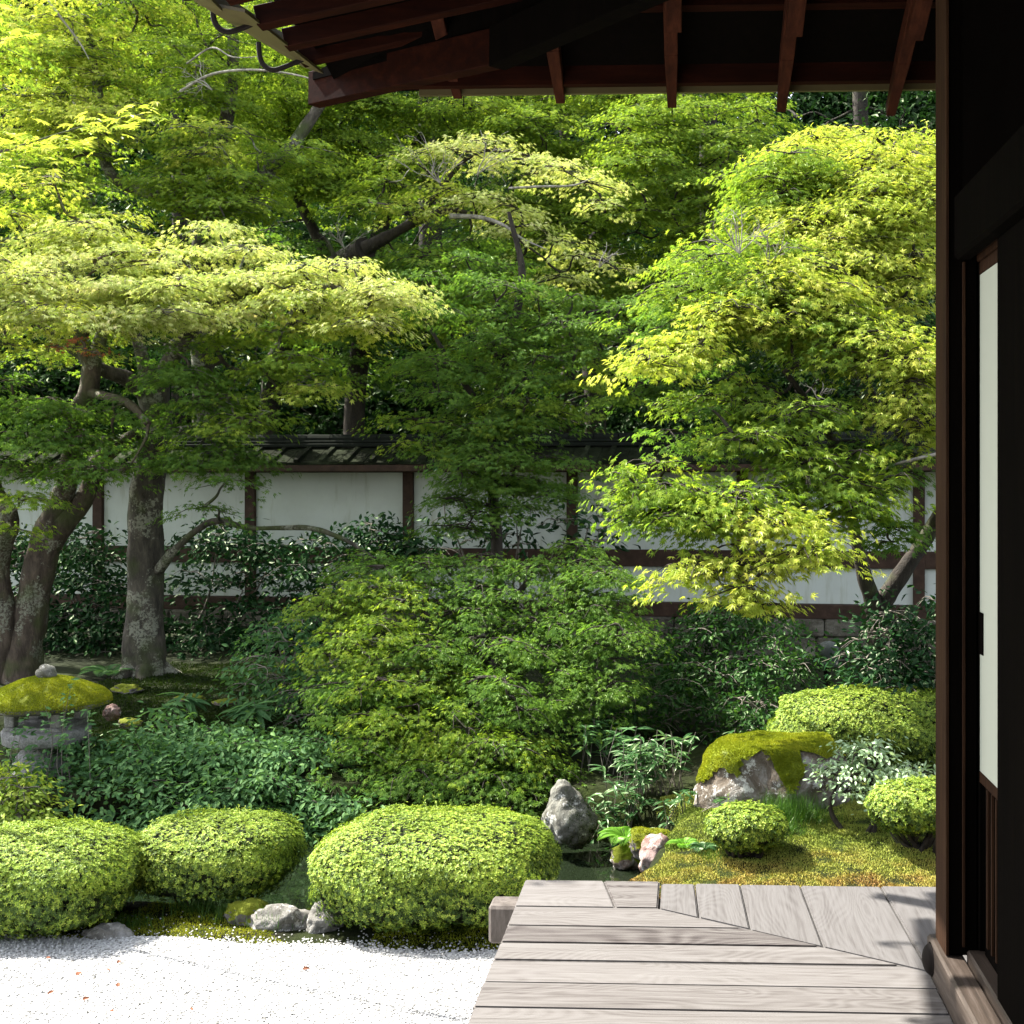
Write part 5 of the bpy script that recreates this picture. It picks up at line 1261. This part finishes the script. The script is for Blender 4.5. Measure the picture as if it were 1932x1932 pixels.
# ------------------------------------------------------------------ grasses, ferns, bamboo grass
def grass(label, c, r, n, h, mt_='grass', name='grass_clump', cat='grass', group='grass clumps', spread=.6, w=1.0):
    n = int(n * 1.7); t = thing(name, label, cat, (c[0], c[1], float(height(c[0], c[1]))), group)
    p = np.stack([c[0] + rng.normal(0, r, n), c[1] + rng.normal(0, r * .6, n), np.zeros(n)], -1); p[:, 2] = height(p[:, 0], p[:, 1]) - .005
    fw = np.stack([rng.normal(0, spread, n), rng.normal(0, spread, n), np.ones(n)], -1)
    nn = np.stack([fw[:, 0], fw[:, 1], np.full(n, -.2)], -1) * -1 + rng.normal(0, .2, (n, 3))
    g = Geo(); tv, tf = BLADE; scatter(g, (tv * [w * .55, 1, 1.6], tf), p, -nn, fw, h * rng.uniform(.5, 1.1, n), 0)
    g.build('blades', M[mt_], t); return t
def grass_px(label, px, py, Yc, r, n, h, **k):
    c = P(px, py, Yc); grass(label, c, r, n, h, **k)
grass_px('tuft of long green grass under the medium azalea', 385, 1750, 5.8, .09, 330, .085)
grass_px('spreading green grass between the left and medium azaleas', 450, 1770, 5.7, .08, 260, .08)
grass_px('upright grass tuft in front of the pale low rock', 515, 1775, 5.6, .05, 160, .10)
grass_px('thin grass at the right foot of the left azalea', 250, 1785, 5.55, .06, 120, .08)
grass_px('thin grass under the left azalea at the left edge', 40, 1790, 5.6, .12, 260, .09)
grass_px('fine bright grass in front of the big mossy boulder', 1490, 1520, 7.15, .10, 700, .17, spread=.25, w=.5)
grass_px('low leafy grass mound at the edge of the pond', 1110, 1612, 7.55, .13, 1500, .075, spread=.9, w=1.3)
grass_px('low grass mound below the fern at the pond', 1165, 1605, 7.5, .09, 700, .07, spread=.9, w=1.3)
grass_px('short grass behind the small round azalea', 1475, 1580, 6.9, .06, 260, .10, spread=.3, w=.6)
grass_px('short grass tufts at the foot of the low mossy stone', 1345, 1655, 6.6, .07, 260, .05, w=.8)
def fern(label, c, nf, L, mt_='fern', up=.9, group='ferns'):
    t = thing('fern', label, 'fern', tuple(c), group); g = Geo()
    for k in range(nf):
        a = 2 * math.pi * k / nf + rng.normal(0, .2); l = L * rng.uniform(.7, 1.1); d = np.array([math.cos(a), math.sin(a), 0]); 
        ts = np.linspace(0, 1, 26); pts = np.array(c) + d * (ts[:, None] * l) + np.array([0, 0, 1]) * (up * l * (ts - .85 * ts ** 2))[:, None]
        tube(g, pts[::4], [.003] * len(pts[::4]), 4, 2)
        tg = unit(np.gradient(pts, axis=0)); sd_ = unit(np.cross(tg, [0, 0, 1.])); up_ = np.cross(sd_, tg)
        for s in (-1, 1):
            q = pts[2:]; sz = l * .34 * np.sin(np.linspace(.55, 3.0, len(q))) + .008
            scatter(g, (DIAM[0] * [.42, 1, 1], DIAM[1]), q, up_[2:], sd_[2:] * s + tg[2:] * .35, sz, 0, rng.random(len(q)) * .6 + .2)
    g.build('fronds', M[mt_], t)
def pz(px, py, Yc): p = P(px, py, Yc); p[2] = max(float(height(p[0], p[1])), p[2]); return p
fern('bright fern beside the upright rock at the pond', pz(1180, 1590, 7.55), 9, .17, 'fern', 1.3)
fern('small bright fern right of the pink quartz rock', pz(1328, 1655, 6.7), 7, .10, 'sasa', 1.4)
fern('dark fern at the foot of the thick maple trunk', pz(205, 1275, 11.8), 8, .3, 'shrub')
fern('small fern below the pink rock', pz(1290, 1655, 6.85), 6, .09)
def sasa(label, c, r, nst, h, leaf, mt_='sasa', group='bamboo grass clumps'):
    t = thing('bamboo_grass', label, 'bamboo grass', (c[0], c[1], float(height(c[0], c[1]))), group); g = Geo(); w = Geo()
    for k in range(nst):
        b = np.array([c[0] + rng.normal(0, r), c[1] + rng.normal(0, r * .5), 0]); b[2] = float(height(b[0], b[1]))
        hh = h * rng.uniform(.5, 1.1); e = b + [rng.normal(0, .08), rng.normal(-.04, .06), hh]; tube(w, [b, (b + e) / 2, e], [.004, .003, .002], 5, 3)
        n_ = rng.integers(6, 10); a = rng.random(n_) * 6.28; fw = np.stack([np.cos(a), np.sin(a) * .8 - .2, rng.uniform(-.1, .5, n_)], -1)
        q = b + (e - b) * rng.uniform(.55, 1.0, n_)[:, None]
        scatter(g, (LONG[0] * [1.25, 1, 1], LONG[1]), q, np.array([0, -.15, 1.]) + rng.normal(0, .2, (n_, 3)), fw, leaf * rng.uniform(.7, 1.15, n_), 0)
    g.build('foliage', M[mt_], t); w.build('stem', M['twig'], t)
c = P(1150, 1500, 7.95); sasa('pale edged bamboo grass left of the mossy boulder, nearest the upright rock', c, .14, 30, .30, .10)
c = P(1240, 1470, 8.1); sasa('tall bamboo grass touching the left side of the mossy boulder', c, .17, 38, .38, .105)
c = P(1230, 1560, 7.6); sasa('low green bamboo grass below the mossy boulder', c, .16, 30, .17, .085)
c = P(1140, 1440, 8.6); sasa('dark leaved bamboo grass at the back under the dark shrub', c, .12, 14, .35, .13, 'shrub')
c = P(355, 1330, 9.9); sasa('broad leaved bamboo grass on the bank above the spreading shrub', c, .05, 3, .25, .22, 'shrub')
c = P(470, 1340, 9.8); sasa('broad leaved bamboo grass on the bank left of the weeping maple', c, .12, 6, .28, .22, 'shrub')
c = P(225, 1310, 9.2); sasa('bamboo grass sprig with one pale leaf beside the lantern roof', c, .03, 2, .22, .18)
c = P(60, 1450, 8.9); sasa('thin bamboo grass under the lantern at the left edge', c, .12, 9, .2, .14)

# moss growing on the slope and banks
def mosspatch(label, x0, x1, y0, y1, n, mt_, sel=None, leaf=.011, name='moss_carpet'):
    x = rng.uniform(x0, x1, n); y = rng.uniform(y0, y1, n)
    if sel is not None: k = sel(x, y); x, y = x[k], y[k]
    n = len(x); p = np.stack([x, y, height(x, y) + .0], -1)
    lum = np.array([mnoise.noise(Vector((a * 9, b * 9, 0))) for a, b in zip(x, y)]); p[:, 2] += .012 * lum + .003
    fw = np.array([0, 0, 1.]) + rng.normal(0, .5, (n, 3)); nn = np.cross(fw, rng.normal(0, 1, (n, 3)))
    g = Geo(); scatter(g, DIAM, p - [0, 0, .003], nn, fw, leaf * rng.uniform(.6, 1.4, n), 0, np.clip(rng.random(n) * .8 + lum * .5 + .1, 0, 1))
    o = g.build(name, M[mt_]); tag(o, label, 'moss', kind='stuff')
inslope = lambda x, y: (x > -.30 + .18 * np.sin(y * 3) + np.maximum(0, y - 6.9) * .3) & (height(x, y) > -.08)
mosspatch('carpet of yellow and orange moss covering the slope behind the veranda', -.5, 2.1, 5.6, 8.0, 300000, 'slope_moss', inslope, .0095)
mosspatch('thin green moss on the bank between gravel and clipped azaleas', -3.4, -.4, 5.33, 6.2, 70000, 'mosslet', lambda x, y: (y > gravel_edge(x) + .03 * np.sin(x * 17)) & (height(x, y) > -.32) & (np.sin(x * 5.3 + 1) + np.sin(x * 2.1 + y * 6) > -1.2), .009)
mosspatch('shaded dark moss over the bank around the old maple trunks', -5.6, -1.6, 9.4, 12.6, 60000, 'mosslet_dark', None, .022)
# fallen leaves on the gravel
for px, py, lb in ((180, 2300, 'upper of two'), (277, 2325, 'x')): pass
fl = [((290, 1288), 'brown fallen leaf on the gravel, the large one at the left'), ((445, 1328), 'brown fallen leaf on the gravel below the gap between azaleas'), ((452, 1240), 'dark fallen leaf at the gravel edge between azaleas'),
      ((412, 1282), 'tiny red fallen leaf right of the large one'), ((205, 1363), 'faded fallen leaf low at the left of the gravel'), ((310, 1398), 'thin orange fallen leaf near the bottom of the gravel'),
      ((1140, 1265), 'pale fallen leaf on the gravel in front of the largest azalea'), ((190, 1238), 'small fallen leaf near the foot of the left azalea'), ((430, 1440), 'fallen leaf at the bottom edge of the picture'), ((725, 1430), 'small tan fallen leaf at the bottom middle of the gravel')]
for k, ((a, b), lb) in enumerate(fl):
    px = a / 1.61 / 1.2422; py = (b / 1.61 + 1500) / 1.2422
    Yc = FP * (EYE - .02) / (py - 910) ; c = P(px, py, Yc); c[2] = .022
    g = Geo(); sz = (.04, .03, .025, .018, .03, .032, .034, .022, .022, .02)[k]; an = rng.random() * 6.28
    tv, tf = OVAL; tv = tv * [1.4, 1, 2.5]
    scatter(g, (tv, tf), c[None], np.array([[.2, -.3, 1.]]), np.array([[math.cos(an), math.sin(an), .1]]), np.array([sz]), 0)
    o = g.build('fallen_leaf', M['deadleaf']); tag(o, lb, 'leaf', 'fallen leaves on the gravel')
